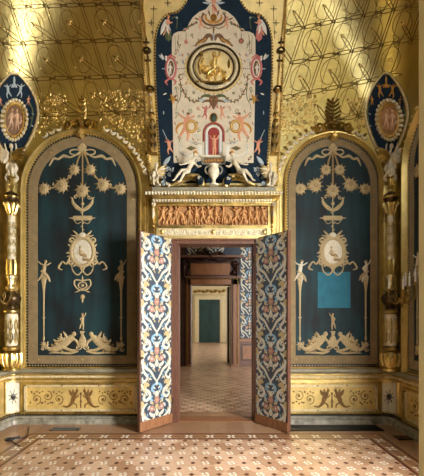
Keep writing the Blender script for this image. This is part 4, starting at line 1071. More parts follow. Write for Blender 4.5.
def sconce(px, Y, sgn, label, cgroup, shadow):
    X = xx(px, Y); z = lambda py: zz(py, Y)
    t = thing('candle_sconce', label, 'sconce', (X, Y, z(303)), 'bronze candle sconces')
    bm = bmesh.new(); lathe(bm, (X, Y), [(.004, z(308)), (.02, z(306)), (.008, z(304)), (.036, z(301)), (.045, z(298.5)), (.02, z(296)), (.012, z(290)), (.024, z(287)), (.012, z(284)), (.01, z(278)), (.02, z(276)), (.004, z(272))], 16); link('stem', bm, GOLDD, t)
    cc = hit(12.2 if sgn < 0 else 390, 300, .125); d = Vector((X - cc.x, Y - cc.y, 0)).normalized()
    bm = bmesh.new(); a = Vector((cc.x, cc.y, z(300))) + d * .09; b = Vector((X, Y, z(299)))
    tube(bm, [tuple(p) for p in cr([tuple(a), tuple(a.lerp(b, .3) + Vector((0, 0, -.06))), tuple(a.lerp(b, .7) + Vector((0, 0, -.03))), tuple(b)], 5)], .012, 8)
    link('bracket', bm, GOLDD, t)
    for k, ang in enumerate((150, 246, 275, 45, 335)):
        a = math.radians(ang if sgn > 0 else 180 - ang); r = .145; q = Vector((math.cos(a), math.sin(a), 0)); rise = (0, 2, -1, -3, -6)[k]
        bm = bmesh.new()
        pts = [Vector((X, Y, z(298))) + q * rr + Vector((0, 0, (298 - y) * Y / F)) for rr, y in cr([(.02, 298), (.06, 303), (.11, 302), (.145, 296), (.145, 291 + rise)], 4)]
        tube(bm, pts, .008, 6); tube(bm, [Vector((X, Y, z(298))) + q * rr + Vector((0, 0, (298 - y) * Y / F)) for rr, y in cr([(.06, 302), (.085, 296), (.075, 292), (.055, 295), (.065, 298)], 3)], .006, 5)
        e = pts[-1]; arm = link('arm', bm, GOLDD, t)
        bm = bmesh.new(); lathe(bm, (e.x, e.y), [(.006, e.z - .012), (.026, e.z - .002), (.03, e.z + .004), (.014, e.z + .006), (.012, e.z + .024), (.016, e.z + .032), (.011, e.z + .034)], 12); link('drip_pan', bm, GOLDD, arm)
        if sgn > 0 or k < 2:
            cl = thing('candle', shadow[k], 'candle', (e.x, e.y, e.z + .034), cgroup)
            bm = bmesh.new(); lathe(bm, (e.x, e.y), [(.0105, e.z + .034), (.0115, e.z + .05), (.0105, e.z + .16), (.006, e.z + .165)], 10); link('wax', bm, WAX, cl)
            bm = bmesh.new(); lathe(bm, (e.x, e.y), [(.004, e.z + .165), (.009, e.z + .18), (.007, e.z + .197), (.001, e.z + .215)], 8); link('bulb', bm, mat('pale glass bulb', (.8, .84, .86), .1), cl)
sconce(402, 4.4, 1, 'bronze branched candle sconce on the right column by the near jamb', 'candles on the right sconce', ['ivory candle on the right sconce, leftmost and nearest the velvet panel', 'ivory candle on the right sconce, second from the left', 'ivory candle on the right sconce, middle of the five', 'ivory candle on the right sconce, second from the near jamb', 'ivory candle on the right sconce, rightmost beside the near jamb'])
sconce(-2.5, 4.4, -1, 'bronze branched candle sconce on the left column, cut by the picture edge', 'candles on the left sconce', ['ivory candle on the left sconce, nearest the velvet panel', 'ivory candle on the left sconce, at the very picture edge', '', '', ''])
# ================================================================== PAINTED COVE PANEL OVER THE DOOR
MX = 213.6
t = thing('painted_cove', 'painted cove panel over the doorway, navy and cream grotesques round a gold medallion', 'painting', SURF(MX, 186, 0))
ys = [-34 + 220 * k / 48 for k in range(49)]
ol = lambda y: 141.2 + 9 * max(0, min(1, (y + 5) / 190)) - .02 * max(0, -y) * 4
orr = lambda y: 2 * MX + .6 - ol(y)
R = Relief(SURF); R.rows(ys, ol, orr, GOLDF, .004, .03, 24); gb = R.done('gilt_ground', t)
BLUEL = [(193, -20), (190, -6), (187, 1), (183, 8), (178.5, 12.6), (173.6, 14.2), (168.5, 15.2), (163.5, 19), (159.3, 26), (156.6, 35), (155.4, 46), (155.4, 70), (156.4, 100), (158, 130), (159.6, 155), (160.6, 175), (161, 184)]
CREAML = [(213.5, 2), (210, 5), (206, 10.5), (199.5, 13), (193, 18.5), (189.5, 24), (187.4, 28.8), (184, 30), (182.5, 32.5), (178, 33), (174, 35), (172.2, 39), (172, 60), (172.6, 100), (173.4, 140), (174, 164)]
def interp(tab):
    def f(y):
        if y <= tab[0][1]: return tab[0][0]
        for (a, b), (c, d) in zip(tab, tab[1:]):
            if b <= y <= d: return a + (c - a) * (y - b) / max(1e-6, d - b)
        return tab[-1][0]
    return f
bl = interp(BLUEL); cl_ = interp(CREAML)
yb = sorted(set([p[1] for p in BLUEL] + [-20 + 4 * k for k in range(51)] + [184])); yb = [y for y in yb if -20 <= y <= 184]
R = Relief(SURF); R.rows(yb, bl, lambda y: 2 * MX - bl(y), NAVY, .03, .034, 16); R.done('navy_ground', t)
yc = sorted(set([p[1] for p in CREAML] + [2 + 4 * k for k in range(41)])); yc = [y for y in yc if 2 <= y <= 164]
R = Relief(SURF); R.rows(yc, cl_, lambda y: 2 * MX - cl_(y), FRESC, .034, .037, 12); R.done('cream_ground', t)
# beaded edge of the navy ground, rope edge of the gilt ground
def resample(pts, step):
    out = []; L = 0
    for a, b in zip(pts, pts[1:]):
        d = math.dist(a, b)
        while L < d: out.append((a[0] + (b[0] - a[0]) * L / d, a[1] + (b[1] - a[1]) * L / d)); L += step
        L -= d
    return out
R = Relief(SURF, .03, .05)
for s in (-1, 1):
    e = [(MX + s * (MX - x), y) for x, y in cr(BLUEL, 4)]
    R.stroke(e, 1.05, GOLD, .03, .042)
    for k, p in enumerate(resample(e, 1.55)): R.ell(p[0], p[1], .8, .8, GOLDB if k % 2 else BRONZE, .036, .052, n=6)
R.done('beaded_edge', t)
R = Relief(SURF, .01, .05)
for s in (-1, 1):
    e = [(MX + s * (MX - ol(y) - .4), y) for y in ys]
    R.stroke(e, 1.1, BRONZE, .01, .035)
    for p in resample(e, 2.6): R.stroke([(p[0] - 1.2, p[1] + 1.4), (p[0] + 1.2, p[1] - 1.4)], .62, GOLDB, .03, .05)
R.done('rope_edge', t)
R = Relief(SURF, .03, .038)
for s in (-1, 1):
    S = lambda x: MX + s * (MX - x)
    for y, x in ((10, 154), (24, 151.6), (-8, 160), (4, 168), (-4, 178)):
        for k in range(4): R.leaf(S(x), y, PI / 2 * k, 3.6, .5, BRONZE); 
        R.ell(S(x), y, .8, .8, BRONZE)
    R.stroke([(S(154), 14), (S(153), 40)], .28, BRONZE); R.scroll(S(152.6), 33, 1.8, 0, 1.2, BRONZE, .3)
R.done('line_ornament', gb)

A0, A1 = .036, .041                                          # heights of the painting's figures over the grounds
def art(nm, fn, h0=A0, h1=A1, both=True):
    R = Relief(SURF, h0, h1)
    for s in ((-1, 1) if both else (-1,)): fn(R, s, lambda x: MX + s * (x - MX) * -1 if False else (x if s < 0 else 2 * MX - x))
    return R.done(nm, t)
def f(R, s, S):                                              # crest basket with its two putti
    R.stroke(cr([(S(203), 15), (S(202), 20), (S(206), 25), (MX, 27)], 4), [.8, 1.2, 1.3, 1.2], BROWN)
    R.stroke(cr([(S(206), 16), (S(206), 20), (S(209.5), 23), (MX, 24)], 4), [.8, 1.4, 1.6, 1.4], OCHRE)
    R.scroll(S(203.5), 15, 1.8, 0, -s, BROWN, .5); R.ell(MX, 19, 3.6, 4, OCHRE); R.leaf(S(210), 17, -PI / 2 + s * .3, 6, 1, BROWN)
    R.stroke([(MX, 28), (MX, 35)], [.9, .5], BROWN); R.burst(MX, 30.5, 1.8, OCHRE, 5)
    R.stroke(cr([(S(212), 28.5), (S(208), 30), (S(204), 27.5)], 3), .5, BROWN)
art('painted_basket', f)
def f(R, s, S): R.person(S(201), 24.5, 13.5, 'dance', FLESH, BROWN, None, s, fat=1.15); R.leaf(S(199), 21, -PI / 2 + s * 1.2, 5, 1, BROWN)
art('painted_putti_by_basket', f)
def f(R, s, S):
    for k in range(9):
        x, y = 196.5 - 1.15 * k * 1.3, 21.5 + .95 * k + .1 * k * math.sin(k)
        R.burst(S(x), y + 2, 1.4, (GREEN, PINK, BROWN)[k % 3], 5); R.leaf(S(x), y + 2, (1.2 + k) , 2.4, .6, GREEN)
art('painted_laurel', f)
def f(R, s, S):
    if s > 0: return
    R.person(MX, 7, 17, 'arms', FLESH, BROWN, PINK)
    for q in (-1, 1):
        R.leaf(MX + q * 2, 3, -PI / 2 + q * 1.1, 9, 1.6, WHITEP); R.leaf(MX + q * 2, 4.5, -PI / 2 + q * 1.5, 9, 1.3, SKYB); R.scroll(MX + q * 9.5, -1, 2, 0, q, WHITEP, .4)
art('painted_angel_at_top', f)
def f(R, s, S):                                              # tall corner angels
    R.person(S(167.6), 27, 21, 'walk', FLESH, OCHRE, WHITEP, -s); R.leaf(S(166.5), 21, PI / 2 + s * .35 * -1, 16, 2.2, WHITEP); R.leaf(S(165), 23, PI / 2 - s * .6 * -1, 11, 1.6, SKYB)
    R.blob([(S(165), 27), (S(170.5), 27), (S(172), 39), (S(169), 43), (S(165.5), 40)], GREEN if s < 0 else PINK, .036, .040)
    R.stroke(cr([(S(172), 20), (S(175), 18), (S(177.5), 22), (S(176.5), 30)], 3), .5, GREEN); R.burst(S(177), 19, 1.5, SKYB, 5)
art('painted_corner_angels', f)
def f(R, s, S):
    R.stroke([(S(178.6), 36), (S(178), 50)], .3, BROWN); R.leaf(S(178), 42, PI / 2, 4, .8, GREEN)
    if s < 0: R.stroke([(186.3, 34), (186.3, 41)], .3, BROWN); R.burst(186.3, 43.5, 3.2, PINK, 5, inner=.4); R.leaf(186.3, 40, PI / 2, 4, .9, PINK)
    else: R.stroke([(241, 34), (241, 40)], .3, BROWN); R.ell(241, 42.3, 2.8, 2.8, BROWN); R.ell(241, 42.3, 1.7, 1.7, PINK, A1, .045)
    R.leaf(S(197), 40, .3 if s < 0 else PI - .3, 3, .4, GREEN); R.leaf(S(194), 46, 2, 2.6, .4, BROWN)
art('painted_drops', f)
def f(R, s, S):
    R.stroke(cr([(S(195), 47.5), (S(199.5), 43), (S(204), 41.5), (S(207.5), 37), (S(211), 37.5), (S(212), 42)], 4), [.8, 1.8, 2.6, 2.4, 2.0, .8], BROWN)
    R.stroke(cr([(S(197), 46), (S(202), 43), (S(206), 40)], 3), .8, OCHRE, A1, .045)
    R.leaf(MX, 41, -PI / 2, 6, 1.2, SKYB)
art('painted_volutes', f)
# gilded medallion in relief
md_c = (MX, 68.5)
R = Relief(SURF, .034, .075); R.ring(*md_c, 25.6, 23.3, 1.3, BRONZE, .034, .062, n=44); R.ring(*md_c, 22.5, 20.3, 2.3, CREAMG, .034, .062, n=44); R.ring(*md_c, 20.2, 18.2, .8, BRONZE, .034, .07, n=44); mdl = R.done('medallion_rim', t)
R = Relief(SURF, .06, .085); R.dots([(md_c[0] + 22.6 * math.cos(2 * PI * k / 56), md_c[1] + 20.4 * math.sin(2 * PI * k / 56)) for k in range(56)], .8, IVORY, .055, .08); R.done('pearls', mdl)
R = Relief(SURF, .034, .05); R.ell(*md_c, 19.8, 17.8, GOLDP, k=.9, n=36); R.done('medallion_disc', t)
R = Relief(SURF, .048, .085)
R.person(MX + .5, 69.5, 31, 'raise', GOLDB, GOLDD, GOLD, -1, h0=.048, h1=.09); R.person(MX + 10, 75, 21, 'bend', GOLDB, GOLDD, GOLD, -1); R.person(MX - 9.5, 73, 24, 'sit', GOLDB, GOLDD, GOLD, 1)
R.stroke(cr([(MX - 17, 83.5), (MX, 84.5), (MX + 17, 82.5)], 5), 1.2, GOLDD); R.stroke(cr([(MX - 13, 76), (MX - 15, 66), (MX - 12, 58)], 4), .7, GOLDD); R.leaf(MX - 12, 59, -PI / 2, 6, 1.8, GOLDD); R.leaf(MX + 15, 70, -PI / 2, 9, 1.6, GOLDD)
R.done('medallion_figures', t)
def f(R, s, S):                                              # yellow scallops that hang under the rim
    for k in range(13):
        an = -.35 + 1.85 * k / 12; R.ell(S(MX - 27.3 * math.cos(an)), 68.5 + 25 * math.sin(an), 1.9, 1.7, YELP); R.ell(S(MX - 29 * math.cos(an + .07)), 68.5 + 26.6 * math.sin(an + .07), .7, .7, OCHRE)
art('painted_scallops', f)
def f(R, s, S):                                              # side cameos with their ribbons and birds
    R.stroke([(S(176), 70), (S(188.5), 70)], .5, SKYB); R.dots([(S(178 + 2 * k), 70) for k in range(5)], .7, BROWN)
    R.ring(S(171.2), 69.6, 4.8, 10.2, 1.3, PINK, A0, .046); R.ring(S(171.2), 69.6, 3.4, 8.4, .6, WHITEP, A0, .046); R.ell(S(171.2), 69.6, 3.0, 8, BROWN, A0, .043, k=.9)
    R.person(S(170.6), 70.5, 12, 'stand', WHITEP, OCHRE, None, s, h0=.043, h1=.048)
    for q in (-1, 1): R.stroke(cr([(S(171 + q * 1.5), 80), (S(171 + q * 5), 83), (S(171 + q * 3), 86.5)], 3), [.8, 1.3, .3], PINK)
    R.stroke(cr([(S(167), 60), (S(171), 56.5), (S(176), 59.5)], 3), .8, PINK); R.burst(S(171.2), 57, 1.8, PINK, 5)
art('painted_side_cameos', f)
def f(R, s, S):
    a = 0 if s > 0 else PI
    R.leaf(S(164.5), 60.5, -PI / 2 - s * -.9, 7, 1.4, SKYB); R.leaf(S(163.5), 61, -PI / 2 - s * -.3, 6.5, 1.2, WHITEP); R.leaf(S(165.5), 59, PI / 2 + s * .5, 5, 1.1, WHITEP); R.ell(S(166.3), 58, 1.2, 1.1, WHITEP)
    R.leaf(S(180), 58, -PI / 2, 3.4, 1.0, SKYB); R.leaf(S(181), 62, -.4, 4, .9, SKYB); R.leaf(S(182), 55, 1.2, 3.4, .9, PINK); R.leaf(S(184), 66, -2.2, 3.2, .8, SKYB)
    R.dots([(S(163 + 1.6 * k), 70) for k in range(3)], .8, SKYB)
art('painted_birds', f)
def f(R, s, S):                                              # laurel swags
    pts = cr([(S(179.5), 76), (S(181.5), 88), (S(187), 98.5), (S(195), 103), (S(201), 99)], 6)
    R.stroke(pts, .5, BROWN)
    for k, p in enumerate(pts): R.leaf(p[0], p[1], k * 1.9, 2.6, .75, GREEN if k % 3 else BROWN); 
    for k, p in enumerate(pts[::3]): R.ell(p[0], p[1], .8, .8, PINK if k % 2 else OCHRE, A0, .043)
    R.stroke(cr([(S(180), 86), (S(181), 96), (S(178.5), 104)], 4), .4, GREEN)
art('painted_swags', f)
def f(R, s, S):                                              # mask with leafy wings under the medallion
    R.stroke(cr([(MX, 99), (S(208), 97), (S(203), 97.5), (S(199), 101)], 4), [1.5, 1.9, 1.3, .4], GREEN); R.stroke(cr([(MX, 103), (S(207), 102), (S(202), 104)], 4), [1.2, 1.4, .4], BROWN)
    R.blob([(MX, 96), (S(209.5), 97.5), (S(208.6), 102), (S(211), 107), (MX, 111.5)], BROWN, A0, .046); R.ell(S(211.3), 101, .8, .7, OCHRE, .045, .049); R.leaf(S(210), 106, PI / 2, 4, .8, PINK, .042, .047)
    R.leaf(S(205), 101, s * .2 if s > 0 else PI, 8, 1.6, SKYB)
art('painted_mask', f)
def f(R, s, S): R.person(S(205.3), 114, 14, 'dance', PINK if s < 0 else FLESH, BROWN, None, -s, fat=1.2); R.leaf(S(206), 110, -PI / 2 + s * 1.2, 4.5, 1.1, PINK)
art('painted_cherubs_by_gem', f)
def f(R, s, S):
    if s < 0: R.ell(MX, 119, 3.6, 4.6, DKGREEN, A0, .05, k=.8); R.ring(MX, 119, 3.7, 4.7, .5, OCHRE, A0, .048); R.leaf(MX, 117, PI / 2, 3, .6, GREEN, .048, .052)
art('painted_gem', f)
def f(R, s, S):                                              # large putti carrying golden hoops
    R.ring(S(191.6), 127.6, 4.6, 5.4, 1.6, OCHRE, A0, .046); R.ring(S(191.6), 127.6, 4.6, 5.4, .5, YELP, .042, .049)
    R.person(S(186), 128, 29, 'dance', FLESH, BROWN, None, -s, fat=1.15); R.stroke(cr([(S(183.5), 124), (S(179), 126.5), (S(176.5), 131), (S(178), 135)], 4), [1.0, 1.6, 1.1, .5], OCHRE)
    R.stroke(cr([(S(187), 140), (S(194), 145), (S(202), 144.5)], 4), .5, SKYB); R.scroll(S(197), 137, 1.8, 0, s, SKYB, .35); R.scroll(S(199), 118, 1.8, 0, s, GREEN, .3)
art('painted_putti_with_hoops', f)
def f(R, s, S):                                              # bull's heads with eye-shaped lockets
    R.stroke(cr([(S(179), 150), (S(182), 154), (S(190), 157), (S(198), 153), (S(199), 147)], 4), [.4, .6, .9, 1.0, .6], WHITEP); R.stroke(cr([(S(181), 145), (S(180), 152), (S(183), 157)], 4), .45, SKYB)
    R.blob([(S(186), 149.5), (S(191), 147), (S(197), 149.5), (S(191), 152)], BROWN); R.ell(S(191.2), 149.5, 2, 1.4, GREEN, A1, .044)
    R.scroll(S(196), 144, 2.2, 0, -s, BROWN, .4); R.dots([(S(193), 144), (S(198), 141)], .7, BROWN)
    R.blob([(S(197.6), 146), (S(202), 147), (S(202), 156), (S(199), 158)], WHITEP); R.burst(S(176.5), 158, 1.3, GREEN, 5)
art('painted_bull_heads', f)
def f(R, s, S):
    R.person(S(169.6), 148, 15, 'dance', FLESH, BROWN, None, s, fat=1.1); R.leaf(S(170.5), 144, -PI / 2 + s * .8, 6.5, 1.2, PINK)
    R.stroke([(S(163), 131), (S(168), 142)], .35, SKYB)
art('painted_flying_cherubs', f)
def f(R, s, S):
    for k in range(5): R.leaf(S(173.4), 100, k * 1.26 + .4, 5.4, 1.3, (BROWN, OCHRE, GREEN, OCHRE, BROWN)[k])
    R.ell(S(173.4), 100, 2.4, 2.2, OCHRE, A0, .045); R.leaf(S(167), 94.5, s * .4 if s > 0 else PI - .4, 4, .8, WHITEP)
    R.leaf(S(164), 112, PI / 2, 4, .6, SKYB)
art('painted_trophies', f)
def f(R, s, S):
    for q, (x, y) in enumerate(((165.5, 172), (170, 175), (164, 178), (168.5, 170), (172.5, 171))): R.scroll(S(x), y, 2.3, q, (-1) ** q * s * 1.1, SKYB, .5); R.leaf(S(x), y, q * 1.3, 3, .7, WHITEP)
    R.leaf(S(164), 166, -.9 if s < 0 else PI + .9, 11, 2, SKYB)
art('painted_blue_foliage', f)
def f(R, s, S):                                              # fine tracery between the figures
    for (x, y, r, m) in ((177, 52, 2, BROWN), (180, 46, 1.6, GREEN), (192, 36, 1.8, BROWN), (176.5, 90, 2.4, GREEN), (186, 92, 2.2, BROWN), (190, 112, 2.4, GREEN), (198, 109, 1.8, PINK), (177, 115, 2.2, BROWN), (180, 139, 2.2, GREEN), (197, 124, 1.5, BROWN), (199.5, 131, 2.0, GREEN), (178, 160, 1.8, BROWN), (196, 162, 2, GREEN), (187, 84, 1.6, OCHRE), (194, 94, 1.8, GREEN), (205, 91.5, 1.8, BROWN), (177, 64, 1.4, GREEN), (183, 76, 1.6, BROWN)):
        R.scroll(S(x), y, r, x, s * 1.2, m, .28); R.leaf(S(x), y + r, x * 2, 2.6, .5, m)
    for (x, y) in ((188, 55), (183, 62), (175, 124), (183, 112), (193, 140), (206, 127)): R.burst(S(x), y, 1.1, PINK, 5); R.leaf(S(x), y, 1.2, 3, .5, GREEN)
    R.stroke(cr([(S(175), 37), (S(176), 47), (S(175), 56)], 3), .22, BROWN); R.stroke(cr([(S(176), 88), (S(178), 100), (S(176), 112)], 3), .22, BROWN)
art('painted_tracery', f)
# niche with a putto
R = Relief(SURF, A0, .05)
ap = lambda r, yb_: [(MX - r, yb_)] + [(MX - r * math.cos(PI * k / 14), 134.6 - r * math.sin(PI * k / 14) * 1.02) for k in range(15)] + [(MX + r, yb_)]
R.stroke(ap(9.6, 143), 1.5, RED); R.dots(ap(9.6, 143), .5, PINK, .048, .053); R.stroke(ap(7, 157), 1.3, WHITEP, A0, .048); R.stroke(ap(8.6, 157), .5, SLATE, A0, .046)
i = R.mi(RED); p = R.vs(ap(5.8, 157), .040); R.face(p, i)
bmesh.ops.triangulate(R.bm, faces=[q for q in R.bm.faces if len(q.verts) > 4])
for s in (-1, 1): R.plate([(MX + s * 7 - 1.8, 136), (MX + s * 7 + 1.8, 136), (MX + s * 7 + 1.8, 158), (MX + s * 7 - 1.8, 158)], SKYB, A0, .044)
nc = R.done('painted_niche', t)
R = Relief(SURF, .04, .056); R.person(MX + .5, 146.5, 20, 'arms', FLESH, OCHRE, None, 1, fat=1.2); R.done('painted_putto', nc)
R = Relief(SURF, A0, .06); R.plate([(202, 158), (225.4, 158), (225.4, 166), (202, 166)], SLATE, A0, .055); R.plate([(200.6, 157), (226.8, 157), (226.8, 158.6), (200.6, 158.6)], IVORY, A0, .065)
R.plate([(204, 159.8), (223.4, 159.8), (223.4, 164.8), (204, 164.8)], BROWN, .055, .058)
for k in range(6): R.scroll(206 + 3 * k, 162.3, 1.3, k, 1, OCHRE, .35, .058, .062)
R.done('painted_plinth', nc)

# ================================================================== GILDED BALUSTERS BESIDE THE COVE, WITH SPHINXES AT THEIR FEET
def Gat(u, v, h): return SURF(u, v, h)
for s in (-1, 1):
    S = lambda x: x if s < 0 else 2 * MX + .4 - x
    t = thing('gilded_baluster', ('left' if s < 0 else 'right') + ' gilded candelabrum strip running up beside the painted cove', 'ornament', SURF(S(154.5), 158, .04), 'gilded strips beside the cove')
    spine = [(S(154.6), 157), (S(153.4), 130), (S(151.6), 100), (S(149.2), 70), (S(146.6), 40), (S(144.4), 15), (S(143), -6)]
    def at(y): 
        for a, b in zip(spine, spine[1:]):
            if b[1] <= y <= a[1]: return a[0] + (b[0] - a[0]) * (y - a[1]) / (b[1] - a[1])
        return spine[-1][0]
    R = Relief(SURF, .028, .07)
    R.stroke([(at(y), y) for y in range(156, 122, -3)], [2.9, 2.4, 1.6, 1.7, 1.0], GOLDP, .03, .10)
    R.stroke([(at(y), y) for y in range(122, 92, -3)], [1.0, 1.9, 2.2, 1.9, 1.4, .8], GOLDB, .03, .09)
    R.stroke([(at(y), y) for y in range(89, 58, -3)], [.7, 1.0, .8, 1.1, .7], GOLD, .03, .07)
    R.stroke([(at(y), y) for y in range(48, -6, -3)], [.9, .6, .8, .5, .3], GOLD, .03, .065); bal = R.done('shaft', t)
    R = Relief(SURF, .04, .11)
    for y, r in ((156, 3.6), (147, 3.0), (137.5, 2.2), (123, 2.4), (116, 2.6), (93.5, 2.2)): R.stroke([(at(y) - r, y), (at(y) + r, y)], .9, GOLDD, .04, .12)
    R.done('collar', t, split=True)
    R = Relief(SURF, .06, .12)
    for k in range(6): 
        y = 154 - 4.5 * k
        for q in (-1, 1): R.leaf(at(y) + q * 1.6, y, -PI / 2 + q * .25, 5, .8, BRONZE if k % 2 else GOLDB)
    for k in range(6):
        y = 118 - 4 * k; R.burst(at(y), y, 1.3, IVORY if k % 2 else GOLDB, 5, .08, .11)
    R.done('leaf_ornament', t, split=True)
    for y, nm in ((91, 'ring_boss'), (52.5, 'ring_boss')):
        R = Relief(SURF, .03, .1); R.ring(at(y), y, 3.3, 2.0, 1.0, BRONZE, .03, .11, n=16); R.ell(at(y), y, 2.2, 1.2, GOLDB, .03, .09); R.done(nm, t)
    R = Relief(SURF, .03, .07); 
    for y in (62, 44): R.stroke([(at(y) - 3, y), (at(y) + 3, y)], .7, BRONZE); R.leaf(at(y), y, -PI / 2, 6, 1.0, BRONZE)
    R.done('cross_bar', t)

# ================================================================== SCULPTURE ON THE SHELF
SHZ = zz(187.2) ; SHY = D - .1
SHD = D - .16
def SH(u, v, h=0.): return Vector((xx(u, SHD), D - .12 - h, zz(v, SHD)))
g = SHD / F
for s in (-1, 1):
    S = lambda x: x if s < 0 else 2 * MX - x; sd = 'left' if s < 0 else 'right'
    P = lambda u, v, h=0.: SH(S(u), v, h)
    t = thing('sphinx_statue', 'ivory winged sphinx crouching at the %s end of the shelf over the door' % sd, 'statue', P(155, 186), 'ivory sphinxes on the shelf')
    fuse('body', [[(P(155.4, 172), 2.1 * g), (P(154.6, 176, .02), 2.3 * g), (P(153.2, 180), 2.6 * g), (P(155, 183.6), 2.4 * g)], [(P(155.6, 170), 1.2 * g), (P(156, 167.6, .02), 1.1 * g)], [(P(156.2, 165.2, .03), 2.1 * g), (P(156.4, 164, .03), 1.9 * g)],
                  [(P(156.6, 172, .03), 1.2 * g), (P(158.4, 176.5, .06), 1.1 * g), (P(157.6, 181, .08), .9 * g), (P(158.4, 185.2, .08), 1.0 * g), (P(160, 185.8, .09), .9 * g)],
                  [(P(154, 172, .04), 1.2 * g), (P(153.2, 177, .08), 1.1 * g), (P(154.4, 181, .09), .9 * g), (P(154.6, 185.4, .1), 1.1 * g)],
                  [(P(154, 182, .02), 2.4 * g), (P(157, 184.6, .04), 1.8 * g), (P(160, 185.2, .05), 1.3 * g)], [(P(152.6, 182), 1.4 * g), (P(150.2, 178, .0), 1.0 * g), (P(150, 173, .0), .7 * g), (P(151.4, 170.6), .6 * g)]], .006, STATUE, t)
    R = Relief(lambda u, v, h: SH(u, v, h), 0, .03)
    for k in range(6): R.leaf(S(157), 171 + k * .7, -PI / 2 - s * (.45 + .2 * k), 12 - k * 1.2, 1.5, IVORY if k % 2 else GOLDP, 0, .02 + .004 * k, bend=-s * .5)
    R.done('wing', t)
    R = Relief(SH, .0, .05); R.scroll(S(163.5), 183, 3, 0, s * 1.3, SKYB, .8, 0, .05); R.scroll(S(168), 184.5, 2.2, PI, -s * 1.2, IVORY, .7, 0, .05); R.stroke(cr([(S(160.5), 185.6), (S(164), 186.2), (S(168), 186.3)], 3), .7, GOLD, 0, .06); R.done('scroll_tail', t)
    # reclining nude
    t = thing('reclining_statue', 'ivory reclining nude leaning on the gold dolphin %s of the vase over the door' % sd, 'statue', P(186, 186), 'reclining statues over the door')
    fuse('body', [[(P(188.2, 172.8, 0.10), 2.7 * g), (P(190, 168.6, 0.10), 2.2 * g), (P(192.2, 164.4, 0.10), 2.8 * g), (P(193.4, 162, 0.10), 1.6 * g)], [(P(194, 160.2, 0.10), 1.1 * g), (P(194.8, 158.4, 0.10), 1.1 * g)], [(P(195.4, 156.8, 0.12), 2.2 * g), (P(195.6, 155.9, 0.12), 2.0 * g)],
                  [(P(190.6, 163.6, 0.12), 1.2 * g), (P(186.6, 167, 0.15), 1.0 * g), (P(182, 168.4, 0.16), .75 * g), (P(180.4, 168, 0.16), .8 * g)], [(P(194.6, 164, 0.07), 1.2 * g), (P(198, 167.6, 0.07), 1.0 * g), (P(201, 167.8, 0.10), .8 * g)],
                  [(P(187.6, 173, 0.12), 2.2 * g), (P(182.4, 174.2, 0.16), 1.8 * g), (P(178, 179, 0.16), 1.3 * g), (P(175.2, 183.4, 0.16), .9 * g), (P(173.6, 184, 0.17), .8 * g)],
                  [(P(188.4, 174, 0.12), 2.2 * g), (P(185, 177, 0.18), 1.7 * g), (P(182.6, 181.6, 0.17), 1.2 * g), (P(181, 185, 0.17), .9 * g), (P(179.4, 185.4, 0.18), .8 * g)]], .0055, STATUE, t)
    R = Relief(SH, .02, .06); R.stroke(cr([(S(177), 179), (S(180), 172), (S(186), 168), (S(192), 170), (S(197), 164), (S(201), 161)], 4), [1, 2.2, 2.4, 2.0, 2.6, 1], NAVY, 0, .045); R.done('drape', t)
    R = Relief(lambda u, v, h: SH(u, v, h), .08, .12); R.ell(S(195.7), 155.4, 2.5, 1.8, OCHRE, .10, .158); R.done('hair', t)
    # gilded dolphin
    t = thing('gilded_dolphin', 'gilded dolphin arching beside the vase, %s of the doorway axis' % sd, 'statue', P(190, 186), 'gilded dolphins over the door')
    fuse('body', [[(P(170.5, 184.8, .0), 1.0 * g), (P(178, 181.4, .0), 2.2 * g), (P(185, 177.6, .0), 3.0 * g), (P(191, 175.6, .0), 3.6 * g), (P(197, 176.4, .0), 3.8 * g), (P(201, 179.6, .0), 3.4 * g), (P(202.6, 183, .0), 2.6 * g), (P(200.4, 185, .0), 1.4 * g)]], .006, GOLDB, t)
    R = Relief(SH, .10, .15); 
    for k in range(12): R.leaf(S(180 + 2 * k), 179.5 - 3.6 * math.sin(k / 12 * PI) + (k % 2), PI / 2 - s * .5, 3.4, .9, GOLD, .04, .075)
    R.done('scale', t)
    R = Relief(SH, .06, .16); R.blob([(S(196), 178), (S(200), 176.5), (S(203.4), 180), (S(203), 185), (S(198), 185.6), (S(195.4), 182)], NAVY, .06, .15); R.scroll(S(199.4), 181, 2, 0, s, IVORY, .5, .14, .16); R.done('shell', t)
t = thing('ivory_vase', 'ivory footed vase in the middle of the shelf over the door', 'vase', SH(MX, 187, .08))
c2 = (xx(MX), D - .2); bm = bmesh.new(); lathe(bm, c2, [(r * g, zz(y, SHD)) for r, y in ((4.6, 187), (4.8, 185.6), (2.4, 184.4), (1.7, 182), (2.4, 180), (4.6, 177), (5.6, 173), (5.0, 170), (3.6, 168.6), (4.8, 167), (5.0, 166.4))], 24); link('body', bm, IVORY, t)
bm = bmesh.new()
for s in (-1, 1):
    bm = bmesh.new(); tube(bm, [(c2[0] + s * r * g, c2[1], zz(y, SHD)) for r, y in cr([(4.6, 175.5), (7.4, 174), (8.4, 170.5), (6.6, 167.6), (4.4, 168.4)], 4)], .011, 7)
    link('handle', bm, SLATE, t)

